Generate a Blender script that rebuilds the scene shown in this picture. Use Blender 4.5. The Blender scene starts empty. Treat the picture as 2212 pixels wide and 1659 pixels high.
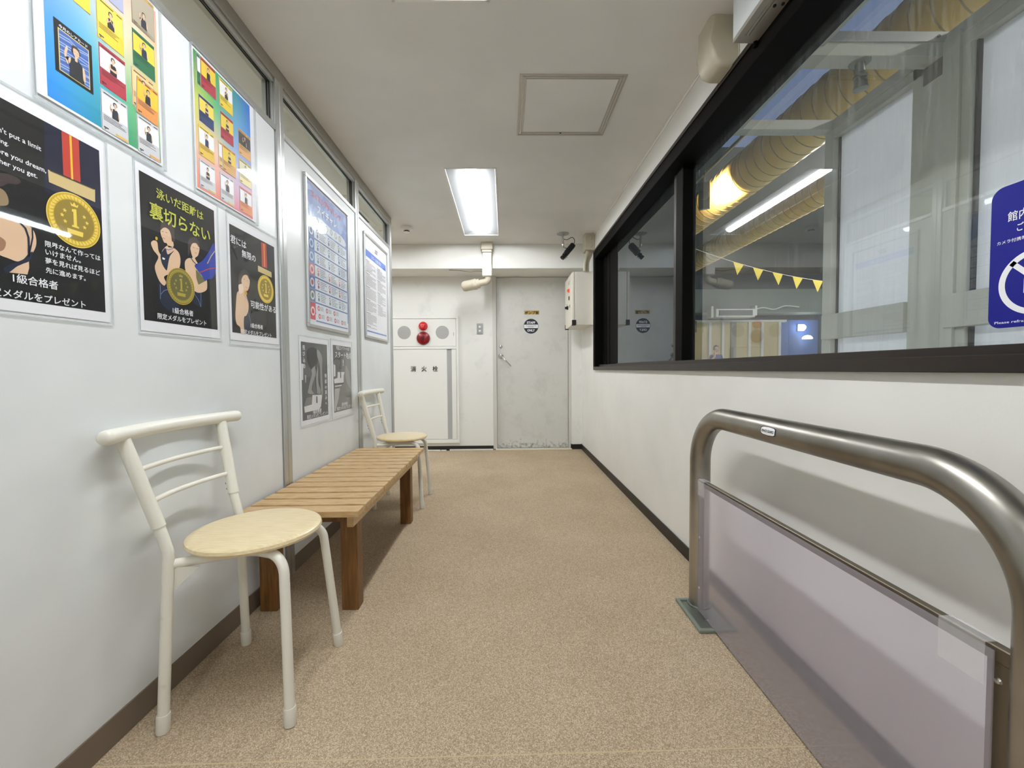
import bpy, bmesh, math, random
from mathutils import Vector, Matrix, Quaternion
random.seed(7)
sc = bpy.context.scene
COL = sc.collection
W, H = 2212, 1659

# ------------------------------------------------------------------ camera
FPX, YAW, PITCH, ROLL = 902.2884, 0.0162, -0.0350, -0.0074
def cam_axes():
    cy, sy, cp, sp = math.cos(YAW), math.sin(YAW), math.cos(PITCH), math.sin(PITCH)
    F = Vector((sy*cp, cy*cp, sp)); R0 = Vector((cy, -sy, 0)); U0 = R0.cross(F)
    c, s = math.cos(ROLL), math.sin(ROLL)
    return R0*c + U0*s, U0*c - R0*s, F
R_, U_, F_ = cam_axes()
cam = bpy.data.cameras.new('camera'); cam.sensor_fit = 'HORIZONTAL'; cam.sensor_width = 36
cam.lens = FPX/W*36; cam.clip_start = 0.02; cam.clip_end = 100
co = bpy.data.objects.new('camera', cam); COL.objects.link(co)
M = Matrix.Identity(4)
for i in range(3):
    M[i][0], M[i][1], M[i][2] = R_[i], U_[i], -F_[i]
M[0][3], M[1][3], M[2][3] = 0, 0, 0.96
co.matrix_world = M
sc.camera = co
# ------------------------------------------------------------------ world, view
wd = bpy.data.worlds.new('world'); sc.world = wd; wd.use_nodes = True
wd.node_tree.nodes['Background'].inputs[0].default_value = (0.75, 0.82, 0.9, 1)
wd.node_tree.nodes['Background'].inputs[1].default_value = 0.25
sc.view_settings.view_transform = 'Standard'; sc.view_settings.look = 'None'
sc.view_settings.gamma = 1.0; sc.view_settings.use_curve_mapping = False
sc.view_settings.exposure = 0.36
sc.cycles.use_denoising = True
sc.cycles.max_bounces = 10; sc.cycles.transparent_max_bounces = 24
sc.cycles.diffuse_bounces = 6; sc.cycles.glossy_bounces = 5; sc.cycles.transmission_bounces = 8
sc.cycles.sample_clamp_indirect = 6.0
LAMP = 62.0      # radiance of the corridor tubes
HALL = 130.0      # radiance of the hall tubes
# ------------------------------------------------------------------ room numbers (metres, from camera foot)
XL, XR, YE, ZC = -1.016, 0.91, 4.96, 2.317
YB, ZB = 4.576, 2.056
YN = -3.2                      # how far the corridor runs behind the camera
# ------------------------------------------------------------------ materials
def s2l(c):
    c = c/255.0
    return c/12.92 if c <= 0.04045 else ((c+0.055)/1.055)**2.4
def rgb(r, g, b): return (s2l(r), s2l(g), s2l(b), 1)
MATS = {}
def mat(name, col, rough=0.5, metal=0.0, spec=0.5, coat=0.0, emit=None, estr=0.0):
    if name in MATS: return MATS[name]
    m = bpy.data.materials.new(name); m.use_nodes = True
    b = m.node_tree.nodes['Principled BSDF']
    b.inputs['Base Color'].default_value = col
    b.inputs['Roughness'].default_value = rough
    b.inputs['Metallic'].default_value = metal
    b.inputs['Specular IOR Level'].default_value = spec
    b.inputs['Coat Weight'].default_value = coat
    if emit:
        b.inputs['Emission Color'].default_value = emit
        b.inputs['Emission Strength'].default_value = estr
    MATS[name] = m
    return m
def nt(m): return m.node_tree.nodes, m.node_tree.links
def noise_col(m, c1, c2, scale=4.0, detail=4, lo=0.35, hi=0.65, stretch=(1,1,1), coord='Object', rough=0.55):
    """mix two own colours of the surface by noise (stains, wear)"""
    N, Lk = nt(m); b = N['Principled BSDF']
    tc = N.new('ShaderNodeTexCoord'); mp = N.new('ShaderNodeMapping'); mp.inputs['Scale'].default_value = stretch
    no = N.new('ShaderNodeTexNoise'); no.inputs['Scale'].default_value = scale; no.inputs['Detail'].default_value = detail
    no.inputs['Roughness'].default_value = rough
    cr = N.new('ShaderNodeValToRGB'); cr.color_ramp.elements[0].position = lo; cr.color_ramp.elements[1].position = hi
    cr.color_ramp.elements[0].color = c1; cr.color_ramp.elements[1].color = c2
    Lk.new(tc.outputs[coord], mp.inputs[0]); Lk.new(mp.outputs[0], no.inputs['Vector'])
    Lk.new(no.outputs['Fac'], cr.inputs[0]); Lk.new(cr.outputs[0], b.inputs['Base Color'])
    return cr
def bump(m, scale, strength, dist=0.001, detail=2, coord='Object', stretch=(1,1,1)):
    N, Lk = nt(m); b = N['Principled BSDF']
    tc = N.new('ShaderNodeTexCoord'); mp = N.new('ShaderNodeMapping'); mp.inputs['Scale'].default_value = stretch
    no = N.new('ShaderNodeTexNoise'); no.inputs['Scale'].default_value = scale; no.inputs['Detail'].default_value = detail
    bp = N.new('ShaderNodeBump'); bp.inputs['Strength'].default_value = strength; bp.inputs['Distance'].default_value = dist
    Lk.new(tc.outputs[coord], mp.inputs[0]); Lk.new(mp.outputs[0], no.inputs['Vector'])
    Lk.new(no.outputs['Fac'], bp.inputs['Height']); Lk.new(bp.outputs[0], b.inputs['Normal'])

m_wall = mat('wall_paint', rgb(232, 232, 228), 0.42, spec=0.4); noise_col(m_wall, rgb(228, 228, 224), rgb(235, 235, 231), 2.2, 3, 0.3, 0.6); bump(m_wall, 160, 0.25, 0.0006)
m_wall_end = mat('end_wall_paint', rgb(226, 228, 224), 0.5, spec=0.3); noise_col(m_wall_end, rgb(218, 219, 215), rgb(230, 231, 227), 5, 8, 0.25, 0.45); bump(m_wall_end, 120, 0.2, 0.0006)
m_ceil = mat('ceiling_paint', rgb(228, 228, 224), 0.8, spec=0.2); noise_col(m_ceil, rgb(223, 223, 220), rgb(232, 232, 229), 1.5, 3); bump(m_ceil, 180, 0.15, 0.0005)
m_panel = mat('partition_panel', rgb(222, 223, 226), 0.32, spec=0.5); noise_col(m_panel, rgb(215, 219, 221), rgb(223, 227, 228), 3, 3, 0.3, 0.6); bump(m_panel, 3.0, 0.2, 0.004)
m_alu = mat('aluminium', rgb(196, 198, 198), 0.32, 0.85); bump(m_alu, 60, 0.05, 0.0005, stretch=(1, 1, .02))
m_alu_dull = mat('aluminium_dull', rgb(168, 164, 156), 0.45, 0.6)
m_hallframe = mat('painted_alloy', rgb(196, 198, 186), 0.5, 0.0)
m_gasket = mat('black_gasket', rgb(22, 22, 22), 0.6)
m_sashblack = mat('black_sash', rgb(7, 6, 5), 0.6, spec=0.08)
m_sashbrown = mat('brown_sash', rgb(62, 50, 42), 0.4, 0.2); noise_col(m_sashbrown, rgb(38, 31, 27), rgb(50, 42, 36), 6, 5, stretch=(1, .2, 1))
m_base_l = mat('grey_brown_skirting', rgb(116, 103, 88), 0.55)
m_base_r = mat('black_skirting', rgb(26, 22, 18), 0.45)
m_white = mat('white_enamel', rgb(232, 233, 229), 0.35)
m_cab = mat('ivory_steel', rgb(222, 218, 205), 0.38)
m_slim = mat('beige_plastic', rgb(190, 184, 164), 0.35)
m_door = mat('door_paint', rgb(206, 206, 200), 0.5, spec=0.35)
def door_dirt():
    N, Lk = nt(m_door); b = N['Principled BSDF']
    tc = N.new('ShaderNodeTexCoord')
    n1 = N.new('ShaderNodeTexNoise'); n1.inputs['Scale'].default_value = 4.5; n1.inputs['Detail'].default_value = 10; n1.inputs['Roughness'].default_value = 0.7
    Lk.new(tc.outputs['Object'], n1.inputs['Vector'])
    cr = N.new('ShaderNodeValToRGB'); cr.color_ramp.elements[0].position = 0.28; cr.color_ramp.elements[1].position = 0.50
    cr.color_ramp.elements[0].color = rgb(194, 194, 189); cr.color_ramp.elements[1].color = rgb(208, 208, 203)
    Lk.new(n1.outputs['Fac'], cr.inputs[0])
    # grime that clings to the foot of the leaf
    sp = N.new('ShaderNodeSeparateXYZ'); Lk.new(tc.outputs['Object'], sp.inputs[0])
    n2 = N.new('ShaderNodeTexNoise'); n2.inputs['Scale'].default_value = 30; n2.inputs['Detail'].default_value = 8
    Lk.new(tc.outputs['Object'], n2.inputs['Vector'])
    mr = N.new('ShaderNodeMapRange'); mr.inputs[1].default_value = 0.02; mr.inputs[2].default_value = 0.16; mr.inputs[3].default_value = 0.30; mr.inputs[4].default_value = 0.0
    Lk.new(sp.outputs[1], mr.inputs[0])
    ad = N.new('ShaderNodeMath'); ad.operation = 'ADD'; Lk.new(mr.outputs[0], ad.inputs[0]); Lk.new(n2.outputs['Fac'], ad.inputs[1])
    c2 = N.new('ShaderNodeValToRGB'); c2.color_ramp.elements[0].position = 0.72; c2.color_ramp.elements[1].position = 0.95
    Lk.new(ad.outputs[0], c2.inputs[0])
    mx = N.new('ShaderNodeMix'); mx.data_type = 'RGBA'
    Lk.new(c2.outputs[0], mx.inputs['Factor']); Lk.new(cr.outputs[0], mx.inputs['A']); mx.inputs['B'].default_value = rgb(128, 126, 118)
    Lk.new(mx.outputs['Result'], b.inputs['Base Color'])
door_dirt()
m_chrome = mat('chrome', rgb(205, 205, 205), 0.18, 1.0)
m_black = mat('black_plastic', rgb(14, 14, 15), 0.4)
m_chair = mat('cream_powder_coat', rgb(226, 224, 212), 0.32); noise_col(m_chair, rgb(205, 198, 182), rgb(227, 225, 214), 14, 6, 0.24, 0.36)
m_cap = mat('white_rubber', rgb(222, 219, 208), 0.55)
m_paper = mat('white_paper', rgb(234, 235, 240), 0.5, spec=0.3)
m_red = mat('red_lamp_shell', rgb(205, 22, 26), 0.15, spec=0.6)
m_dred = mat('dark_red_enamel', rgb(128, 8, 16), 0.25)
m_grille = mat('grey_grille', rgb(178, 178, 176), 0.6)
m_yduct = mat('yellow_duct', rgb(236, 190, 98), 0.30, spec=0.5)
m_yduct_seam = mat('duct_seam', rgb(160, 130, 74), 0.4)
m_pool_dark = mat('hall_teal_paint', rgb(40, 66, 88), 0.7)
m_pool_ceiling = mat('hall_ceiling_paint', rgb(52, 62, 62), 0.8)
m_hall_beige = mat('hall_beige_boards', rgb(214, 196, 142), 0.6)
m_bird = mat('yellow_pennant_cloth', rgb(206, 188, 56), 0.7)
m_shoe = mat('grey_green_plastic', rgb(118, 128, 118), 0.5)
m_steelplate = mat('steel_plate', rgb(120, 126, 118), 0.35, 0.8)

def wood(name, c1, c2, scale, stretch, rough=0.35, lo=.3, hi=.7):
    m = mat(name, c1, rough); noise_col(m, c1, c2, scale, 6, lo, hi, stretch=stretch); return m
m_slat = wood('varnished_slat_wood', rgb(176, 140, 92), rgb(208, 180, 134), 5, (3.5, 14, 14), 0.38, .3, .7)
m_leg = wood('varnished_leg_wood', rgb(100, 66, 32), rgb(136, 96, 52), 5, (22, 22, 1.6), 0.4)
m_seat = wood('pale_oak_print', rgb(212, 193, 150), rgb(232, 217, 180), 6, (3, 40, 40), 0.28)

# worn stainless tube with brushed bands
m_tube = mat('brushed_steel', rgb(150, 144, 132), 0.3, 1.0)
noise_col(m_tube, rgb(134, 130, 122), rgb(186, 183, 177), 3, 5, 0.3, 0.6, stretch=(1, .6, .6))
def tube_rough():
    N, Lk = nt(m_tube); b = N['Principled BSDF']
    tc = N.new('ShaderNodeTexCoord'); no = N.new('ShaderNodeTexNoise'); no.inputs['Scale'].default_value = 22; no.inputs['Detail'].default_value = 6
    mr = N.new('ShaderNodeMapRange'); mr.inputs[3].default_value = 0.22; mr.inputs[4].default_value = 0.46
    Lk.new(tc.outputs['Object'], no.inputs['Vector']); Lk.new(no.outputs['Fac'], mr.inputs[0]); Lk.new(mr.outputs[0], b.inputs['Roughness'])
tube_rough()
m_bracket = mat('steel_strip', rgb(120, 112, 98), 0.42, 0.9)

# carpet: small loops in rows, with two stitched seams
m_carpet = mat('loop_carpet', rgb(190, 165, 130), 0.95, spec=0.1)
def carpet():
    N, Lk = nt(m_carpet); b = N['Principled BSDF']
    tc = N.new('ShaderNodeTexCoord')
    vo = N.new('ShaderNodeTexVoronoi'); vo.inputs['Scale'].default_value = 380; vo.inputs['Randomness'].default_value = 0.6
    Lk.new(tc.outputs['Object'], vo.inputs['Vector'])
    big = N.new('ShaderNodeTexNoise'); big.inputs['Scale'].default_value = 2.4; big.inputs['Detail'].default_value = 5
    Lk.new(tc.outputs['Object'], big.inputs['Vector'])
    c1 = N.new('ShaderNodeValToRGB')
    c1.color_ramp.elements[0].position = 0.0; c1.color_ramp.elements[0].color = rgb(168, 149, 124)
    c1.color_ramp.elements[1].position = 1.0; c1.color_ramp.elements[1].color = rgb(228, 212, 188)
    sep = N.new('ShaderNodeSeparateColor'); Lk.new(vo.outputs['Color'], sep.inputs[0]); Lk.new(sep.outputs[0], c1.inputs[0])
    c2 = N.new('ShaderNodeValToRGB'); c2.color_ramp.elements[0].position = 0.3; c2.color_ramp.elements[1].position = 0.7
    c2.color_ramp.elements[0].color = rgb(238, 233, 227); c2.color_ramp.elements[1].color = rgb(252, 250, 246)
    Lk.new(big.outputs['Fac'], c2.inputs[0])
    mu = N.new('ShaderNodeMix'); mu.data_type = 'RGBA'; mu.blend_type = 'MULTIPLY'; mu.inputs['Factor'].default_value = 1
    Lk.new(c1.outputs[0], mu.inputs['A']); Lk.new(c2.outputs[0], mu.inputs['B'])
    # dark gaps between loops
    gp = N.new('ShaderNodeMapRange'); gp.inputs[1].default_value = 0.35; gp.inputs[2].default_value = 0.75; gp.inputs[3].default_value = 0.0; gp.inputs[4].default_value = 0.55
    Lk.new(vo.outputs['Distance'], gp.inputs[0])
    mg = N.new('ShaderNodeMix'); mg.data_type = 'RGBA'; mg.inputs['B'].default_value = rgb(134, 119, 97)
    Lk.new(gp.outputs[0], mg.inputs['Factor']); Lk.new(mu.outputs['Result'], mg.inputs['A'])
    # seam thread across the corridor
    sp = N.new('ShaderNodeSeparateXYZ'); Lk.new(tc.outputs['Object'], sp.inputs[0])
    sx = N.new('ShaderNodeMath'); sx.operation = 'MULTIPLY_ADD'; sx.inputs[1].default_value = -0.0075; Lk.new(sp.outputs[0], sx.inputs[0]); Lk.new(sp.outputs[1], sx.inputs[2])
    d = N.new('ShaderNodeMath'); d.operation = 'SUBTRACT'; d.inputs[1].default_value = 1.008; Lk.new(sx.outputs[0], d.inputs[0])
    ab = N.new('ShaderNodeMath'); ab.operation = 'ABSOLUTE'; Lk.new(d.outputs[0], ab.inputs[0])
    lt = N.new('ShaderNodeMath'); lt.operation = 'LESS_THAN'; lt.inputs[1].default_value = 0.0016; Lk.new(ab.outputs[0], lt.inputs[0])
    ms = N.new('ShaderNodeMix'); ms.data_type = 'RGBA'; ms.inputs['B'].default_value = rgb(200, 180, 142)
    Lk.new(lt.outputs[0], ms.inputs['Factor']); Lk.new(mg.outputs['Result'], ms.inputs['A'])
    Lk.new(ms.outputs['Result'], b.inputs['Base Color'])
    inv = N.new('ShaderNodeMath'); inv.operation = 'MULTIPLY'; inv.inputs[1].default_value = -1; Lk.new(vo.outputs['Distance'], inv.inputs[0])
    bp = N.new('ShaderNodeBump'); bp.inputs['Strength'].default_value = 0.7; bp.inputs['Distance'].default_value = 0.0022
    Lk.new(inv.outputs[0], bp.inputs['Height']); Lk.new(bp.outputs[0], b.inputs['Normal'])
carpet()

def front_only(N, Lk, src, dst):
    """a sheet reflects at its outer face; its inner face only lets light out"""
    ge = N.new('ShaderNodeNewGeometry'); iv = N.new('ShaderNodeMath'); iv.operation = 'SUBTRACT'; iv.inputs[0].default_value = 1.0
    Lk.new(ge.outputs['Backfacing'], iv.inputs[1]); mu = N.new('ShaderNodeMath'); mu.operation = 'MULTIPLY'
    Lk.new(src, mu.inputs[0]); Lk.new(iv.outputs[0], mu.inputs[1]); Lk.new(mu.outputs[0], dst)
def clear_mat(name, ior=1.45, tint=(1, 1, 1, 1), haze=0.0, hazecol=(1, 1, 1, 1), rough=0.0, wav=0.0, streak=False, gain=1.0, gcol=(1, 1, 1, 1)):
    """thin clear sheet: transparent + Fresnel gloss (+ a little diffuse haze)"""
    m = bpy.data.materials.new(name); m.use_nodes = True
    N, Lk = nt(m); N.remove(N['Principled BSDF']); out = N['Material Output']
    tr = N.new('ShaderNodeBsdfTransparent'); tr.inputs[0].default_value = tint
    gl = N.new('ShaderNodeBsdfGlossy'); gl.inputs['Roughness'].default_value = rough; gl.inputs[0].default_value = gcol
    fr = N.new('ShaderNodeFresnel'); fr.inputs[0].default_value = ior
    fac = N.new('ShaderNodeMath'); fac.operation = 'MULTIPLY'; fac.inputs[1].default_value = gain; fac.use_clamp = True
    front_only(N, Lk, fr.outputs[0], fac.inputs[0])
    mx = N.new('ShaderNodeMixShader'); Lk.new(fac.outputs[0], mx.inputs[0]); Lk.new(tr.outputs[0], mx.inputs[1]); Lk.new(gl.outputs[0], mx.inputs[2])
    if wav > 0:
        tc = N.new('ShaderNodeTexCoord'); no = N.new('ShaderNodeTexNoise'); no.inputs['Scale'].default_value = 9; no.inputs['Detail'].default_value = 1
        bp = N.new('ShaderNodeBump'); bp.inputs['Strength'].default_value = wav; bp.inputs['Distance'].default_value = 0.004
        Lk.new(tc.outputs['Object'], no.inputs['Vector']); Lk.new(no.outputs['Fac'], bp.inputs['Height']); Lk.new(bp.outputs[0], gl.inputs['Normal'])
    last = mx
    if haze > 0:
        df = N.new('ShaderNodeBsdfDiffuse'); df.inputs[0].default_value = hazecol
        m2 = N.new('ShaderNodeMixShader'); m2.inputs[0].default_value = haze
        Lk.new(mx.outputs[0], m2.inputs[1]); Lk.new(df.outputs[0], m2.inputs[2]); last = m2
        if streak:   # water marks that ran down the pane
            tc = N.new('ShaderNodeTexCoord'); mp = N.new('ShaderNodeMapping'); mp.inputs['Scale'].default_value = (70, 70, 4)
            no = N.new('ShaderNodeTexNoise'); no.inputs['Scale'].default_value = 1.4; no.inputs['Detail'].default_value = 7; no.inputs['Roughness'].default_value = 0.65
            Lk.new(tc.outputs['Object'], mp.inputs[0]); Lk.new(mp.outputs[0], no.inputs['Vector'])
            mr = N.new('ShaderNodeMapRange'); mr.inputs[1].default_value = 0.5; mr.inputs[2].default_value = 0.78
            mr.inputs[3].default_value = haze*0.5; mr.inputs[4].default_value = haze*3.2
            Lk.new(no.outputs['Fac'], mr.inputs[0]); Lk.new(mr.outputs[0], m2.inputs[0])
    Lk.new(last.outputs[0], out.inputs[0])
    MATS[name] = m
    return m
m_glass = clear_mat('window_glass', 1.5, (0.97, 0.98, 0.98, 1), haze=0.028, hazecol=(.8, .85, .85, 1), streak=True, gain=1.7)
m_glass_dark = clear_mat('tinted_window_glass', 1.6, (0.5, 0.55, 0.58, 1), haze=0.02, hazecol=(.8, .85, .85, 1), streak=True, gain=1.35, gcol=(.84, .92, 1, 1))
m_glass_plain = clear_mat('transom_glass', 1.45, (0.95, 0.97, 0.95, 1))
m_case = clear_mat('clear_card_case', 1.42, (1, 1, 1, 1), haze=0.008, rough=0.02, wav=0.012)
m_edge = clear_mat('case_rim_plastic', 1.45, (0.9, 0.92, 0.93, 1), haze=0.22, hazecol=(.85, .87, .88, 1), rough=0.1)
m_film = clear_mat('clear_film', 1.45, (1, 1, 1, 1), haze=0.012, rough=0.03, wav=0.35)
m_tape = clear_mat('matte_tape', 1.4, (1, 1, 1, 1), haze=0.16, hazecol=(.9, .9, .91, 1), rough=0.3)

# frosted guard sheet: real rough refraction
m_frost = bpy.data.materials.new('frosted_sheet'); m_frost.use_nodes = True
def frost():
    N, Lk = nt(m_frost); N.remove(N['Principled BSDF']); out = N['Material Output']
    rf = N.new('ShaderNodeBsdfRefraction'); rf.inputs['Roughness'].default_value = 0.21; rf.inputs['IOR'].default_value = 1.12; rf.inputs[0].default_value = (0.97, 0.955, 0.985, 1)
    tl = N.new('ShaderNodeBsdfDiffuse'); tl.inputs[0].default_value = rgb(228, 224, 234)
    gl = N.new('ShaderNodeBsdfGlossy'); gl.inputs['Roughness'].default_value = 0.3
    a = N.new('ShaderNodeMixShader'); a.inputs[0].default_value = 0.20; Lk.new(rf.outputs[0], a.inputs[1]); Lk.new(tl.outputs[0], a.inputs[2])
    fr = N.new('ShaderNodeFresnel'); fr.inputs[0].default_value = 1.4
    fac = N.new('ShaderNodeMath'); fac.operation = 'MULTIPLY'; fac.inputs[1].default_value = 0.5; front_only(N, Lk, fr.outputs[0], fac.inputs[0])
    b = N.new('ShaderNodeMixShader'); Lk.new(fac.outputs[0], b.inputs[0]); Lk.new(a.outputs[0], b.inputs[1]); Lk.new(gl.outputs[0], b.inputs[2])
    Lk.new(b.outputs[0], out.inputs[0])
frost()

def emis(name, col, s):
    m = bpy.data.materials.new(name); m.use_nodes = True
    N, Lk = nt(m); N.remove(N['Principled BSDF'])
    e = N.new('ShaderNodeEmission'); e.inputs[0].default_value = col; e.inputs[1].default_value = s
    Lk.new(e.outputs[0], N['Material Output'].inputs[0]); MATS[name] = m
    return m
m_tubelight = emis('corridor_tube_light', (0.97, 0.985, 1.0, 1), LAMP)
m_halllight = emis('hall_tube_light', (1.0, 0.985, 0.95, 1), HALL)
m_sky_panel = emis('skylight_glow', rgb(150, 172, 214), 0.34)
m_warmlamp = emis('warm_wall_lamp', (1.0, 0.85, 0.6, 1), 6)
m_whitelamp = emis('white_wall_lamp', (0.85, 0.93, 1.0, 1), 16)
m_pilot = emis('red_pilot_light', (1.0, 0.12, 0.06, 1), 0.7)

# ------------------------------------------------------------------ geometry helpers
def new_bm(): return bmesh.new()
def box(bm, x0, x1, y0, y1, z0, z1, bev=0.0, seg=2, mi=0):
    vs = [bm.verts.new((x, y, z)) for x in (x0, x1) for y in (y0, y1) for z in (z0, z1)]
    idx = [(0, 1, 3, 2), (4, 6, 7, 5), (0, 4, 5, 1), (2, 3, 7, 6), (0, 2, 6, 4), (1, 5, 7, 3)]
    fs = [bm.faces.new([vs[i] for i in f]) for f in idx]
    for f in fs: f.material_index = mi
    if bev > 0:
        es = list({e for f in fs for e in f.edges})
        r = bmesh.ops.bevel(bm, geom=es, offset=bev, segments=seg, profile=0.6, affect='EDGES')
        for f in r['faces']: f.material_index = mi
    return bm
def prism(bm, pts, axis, a, b, mi=0):
    """extrude a closed outline (2D) along an axis; pts in the other two axes, in cyclic order"""
    def P(u, v, w):
        return {'x': (w, u, v), 'y': (u, w, v), 'z': (u, v, w)}[axis]
    A = [bm.verts.new(P(u, v, a)) for u, v in pts]; B = [bm.verts.new(P(u, v, b)) for u, v in pts]
    n = len(pts)
    fs = [bm.faces.new(A[::-1]), bm.faces.new(B)]
    for i in range(n): fs.append(bm.faces.new((A[i], A[(i+1) % n], B[(i+1) % n], B[i])))
    for f in fs: f.material_index = mi
    return bm
def fillet(pts, r, seg=6):
    pts = [Vector(p) for p in pts]; out = [pts[0]]
    for i in range(1, len(pts)-1):
        p, a, b = pts[i], pts[i-1], pts[i+1]
        da, db = (a-p), (b-p); la, lb = da.length, db.length
        rr = r[i-1] if isinstance(r, (list, tuple)) else r
        ang = da.angle(db); t = min(rr/math.tan(ang/2), la*0.49, lb*0.49)
        if ang > 3.1: out.append(p); continue
        s, e = p+da/la*t, p+db/lb*t
        for k in range(seg+1):
            q = k/seg
            # circular arc through s and e tangent to both legs
            rad = t*math.tan(ang/2); bis = (da/la+db/lb).normalized(); cen = p+bis*(rad/math.sin(ang/2))
            v0, v1 = s-cen, e-cen; th = v0.angle(v1)
            out.append(cen + (v0*math.sin((1-q)*th)+v1*math.sin(q*th))/math.sin(th))
    out.append(pts[-1]); return out
def tube(bm, pts, r, n=14, caps=True, mi=0):
    pts = [Vector(p) for p in pts]; m = len(pts)
    rs = r if isinstance(r, (list, tuple)) else [r]*m
    T = [(pts[min(i+1, m-1)]-pts[max(i-1, 0)]).normalized() for i in range(m)]
    up = Vector((0, 0, 1)) if abs(T[0].z) < 0.9 else Vector((1, 0, 0))
    nrm = (up - T[0]*up.dot(T[0])).normalized(); rings = []
    for i in range(m):
        if i:
            nrm = (nrm - T[i]*nrm.dot(T[i])).normalized()
        bn = T[i].cross(nrm)
        rings.append([bm.verts.new(pts[i]+(nrm*math.cos(2*math.pi*k/n)+bn*math.sin(2*math.pi*k/n))*rs[i]) for k in range(n)])
    for i in range(m-1):
        for k in range(n):
            f = bm.faces.new((rings[i][k], rings[i][(k+1) % n], rings[i+1][(k+1) % n], rings[i+1][k])); f.smooth = True; f.material_index = mi
    if caps:
        f = bm.faces.new(rings[0][::-1]); f.material_index = mi
        f = bm.faces.new(rings[-1]); f.material_index = mi
    return bm
def lathe(bm, prof, o=(0, 0, 0), axis='z', n=32, mi=0):
    """prof: list of (radius, height) from bottom to top"""
    o = Vector(o); rings = []
    def P(a, r, h):
        c, s = math.cos(a)*r, math.sin(a)*r
        return o+Vector({'z': (c, s, h), 'x': (h, c, s), 'y': (s, h, c)}[axis])
    for r, h in prof:
        if r < 1e-6: rings.append([bm.verts.new(P(0, 0, h))])
        else: rings.append([bm.verts.new(P(2*math.pi*k/n, r, h)) for k in range(n)])
    for i in range(len(rings)-1):
        A, B = rings[i], rings[i+1]
        for k in range(n):
            k2 = (k+1) % n
            if len(A) == 1 and len(B) == 1: continue
            if len(A) == 1: f = bm.faces.new((A[0], B[k2], B[k]))
            elif len(B) == 1: f = bm.faces.new((A[k], A[k2], B[0]))
            else: f = bm.faces.new((A[k], A[k2], B[k2], B[k]))
            f.smooth = True; f.material_index = mi
    if len(rings[0]) > 1: bm.faces.new(rings[0][::-1]).material_index = mi
    if len(rings[-1]) > 1: bm.faces.new(rings[-1]).material_index = mi
    return bm
def obj(name, bm, m, parent=None, loc=(0, 0, 0), sharp=35):
    me = bpy.data.meshes.new(name); bmesh.ops.recalc_face_normals(bm, faces=bm.faces); bm.to_mesh(me); bm.free()
    for mm in (m if isinstance(m, (list, tuple)) else [m]): me.materials.append(mm)
    if any(p.use_smooth for p in me.polygons): me.set_sharp_from_angle(angle=math.radians(sharp))
    o = bpy.data.objects.new(name, me); COL.objects.link(o); o.location = loc
    if parent: o.parent = parent
    return o
def tag(o, label, cat, group=None, kind=None):
    o['label'] = label; o['category'] = cat
    if group: o['group'] = group
    if kind: o['kind'] = kind
    return o
def thing(name, label, cat, loc=(0, 0, 0), frame=None, group=None, rz=0):
    o = bpy.data.objects.new(name, None); COL.objects.link(o); o.empty_display_size = 0.05
    o.location = loc
    if frame: o.rotation_euler = frame.to_euler()
    elif rz: o.rotation_euler = (0, 0, rz)
    return tag(o, label, cat, group)
def struct(name, bm, m, parent=None):
    o = obj(name, bm, m, parent)
    if not parent: o['kind'] = 'structure'
    return o
def bx(*a, **k): return box(new_bm(), *a, **k)
def mesh_copy_tree(o, parent=None):
    c = o.copy(); COL.objects.link(c)
    if parent: c.parent = parent
    for ch in list(o.children): mesh_copy_tree(ch, c)
    return c
# local frames of wall-mounted things: x = to the right seen from the front, y = up, z = out of the wall
FL_ = Matrix(((0, 0, 1), (1, 0, 0), (0, 1, 0)))        # left wall, faces +X
FE_ = Matrix(((1, 0, 0), (0, 0, -1), (0, 1, 0)))       # end wall, faces -Y
FR_ = Matrix(((0, 0, -1), (-1, 0, 0), (0, 1, 0)))      # right wall, faces -X

# flat printed matter -------------------------------------------------
INK = dict(black=(10, 11, 12), navy=(14, 22, 50), red=(190, 62, 50), yellow=(238, 190, 50), gold_pale=(206, 184, 128), gold=(206, 172, 52),
           gold_dim=(134, 122, 48), gold_hi=(238, 212, 92), hair=(66, 56, 54), skin=(222, 190, 158), skin_dark=(150, 128, 98), skin_shade=(160, 120, 92), skin_pale=(236, 212, 190),
           suit=(24, 34, 58), white=(238, 240, 244), lime=(196, 200, 72), blue=(44, 62, 160), lightblue=(140, 170, 210), lip=(170, 90, 84), olive=(112, 112, 74),
           g0=(38, 38, 38), g1=(92, 94, 94), g2=(124, 124, 122), g3=(150, 150, 148), g4=(176, 178, 178), g5=(222, 223, 225), ink=(52, 54, 60))
def ink(c):
    if isinstance(c, str):
        return mat('ink_'+c, rgb(*INK[c]), 0.5, spec=0.2)
    return mat('ink_%d_%d_%d' % c, rgb(*c), 0.45, spec=0.35)
LAY = 0.00022
def smooth_loop(pts, n=5):
    out = []; N = len(pts)
    for i in range(N):
        p0, p1, p2, p3 = [Vector(pts[(i+k-1) % N]) for k in range(4)]
        for k in range(n):
            t = k/n
            out.append(0.5*((2*p1)+(p2-p0)*t+(2*p0-5*p1+4*p2-p3)*t*t+(3*p1-p0-3*p2+p3)*t**3))
    return out
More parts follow.
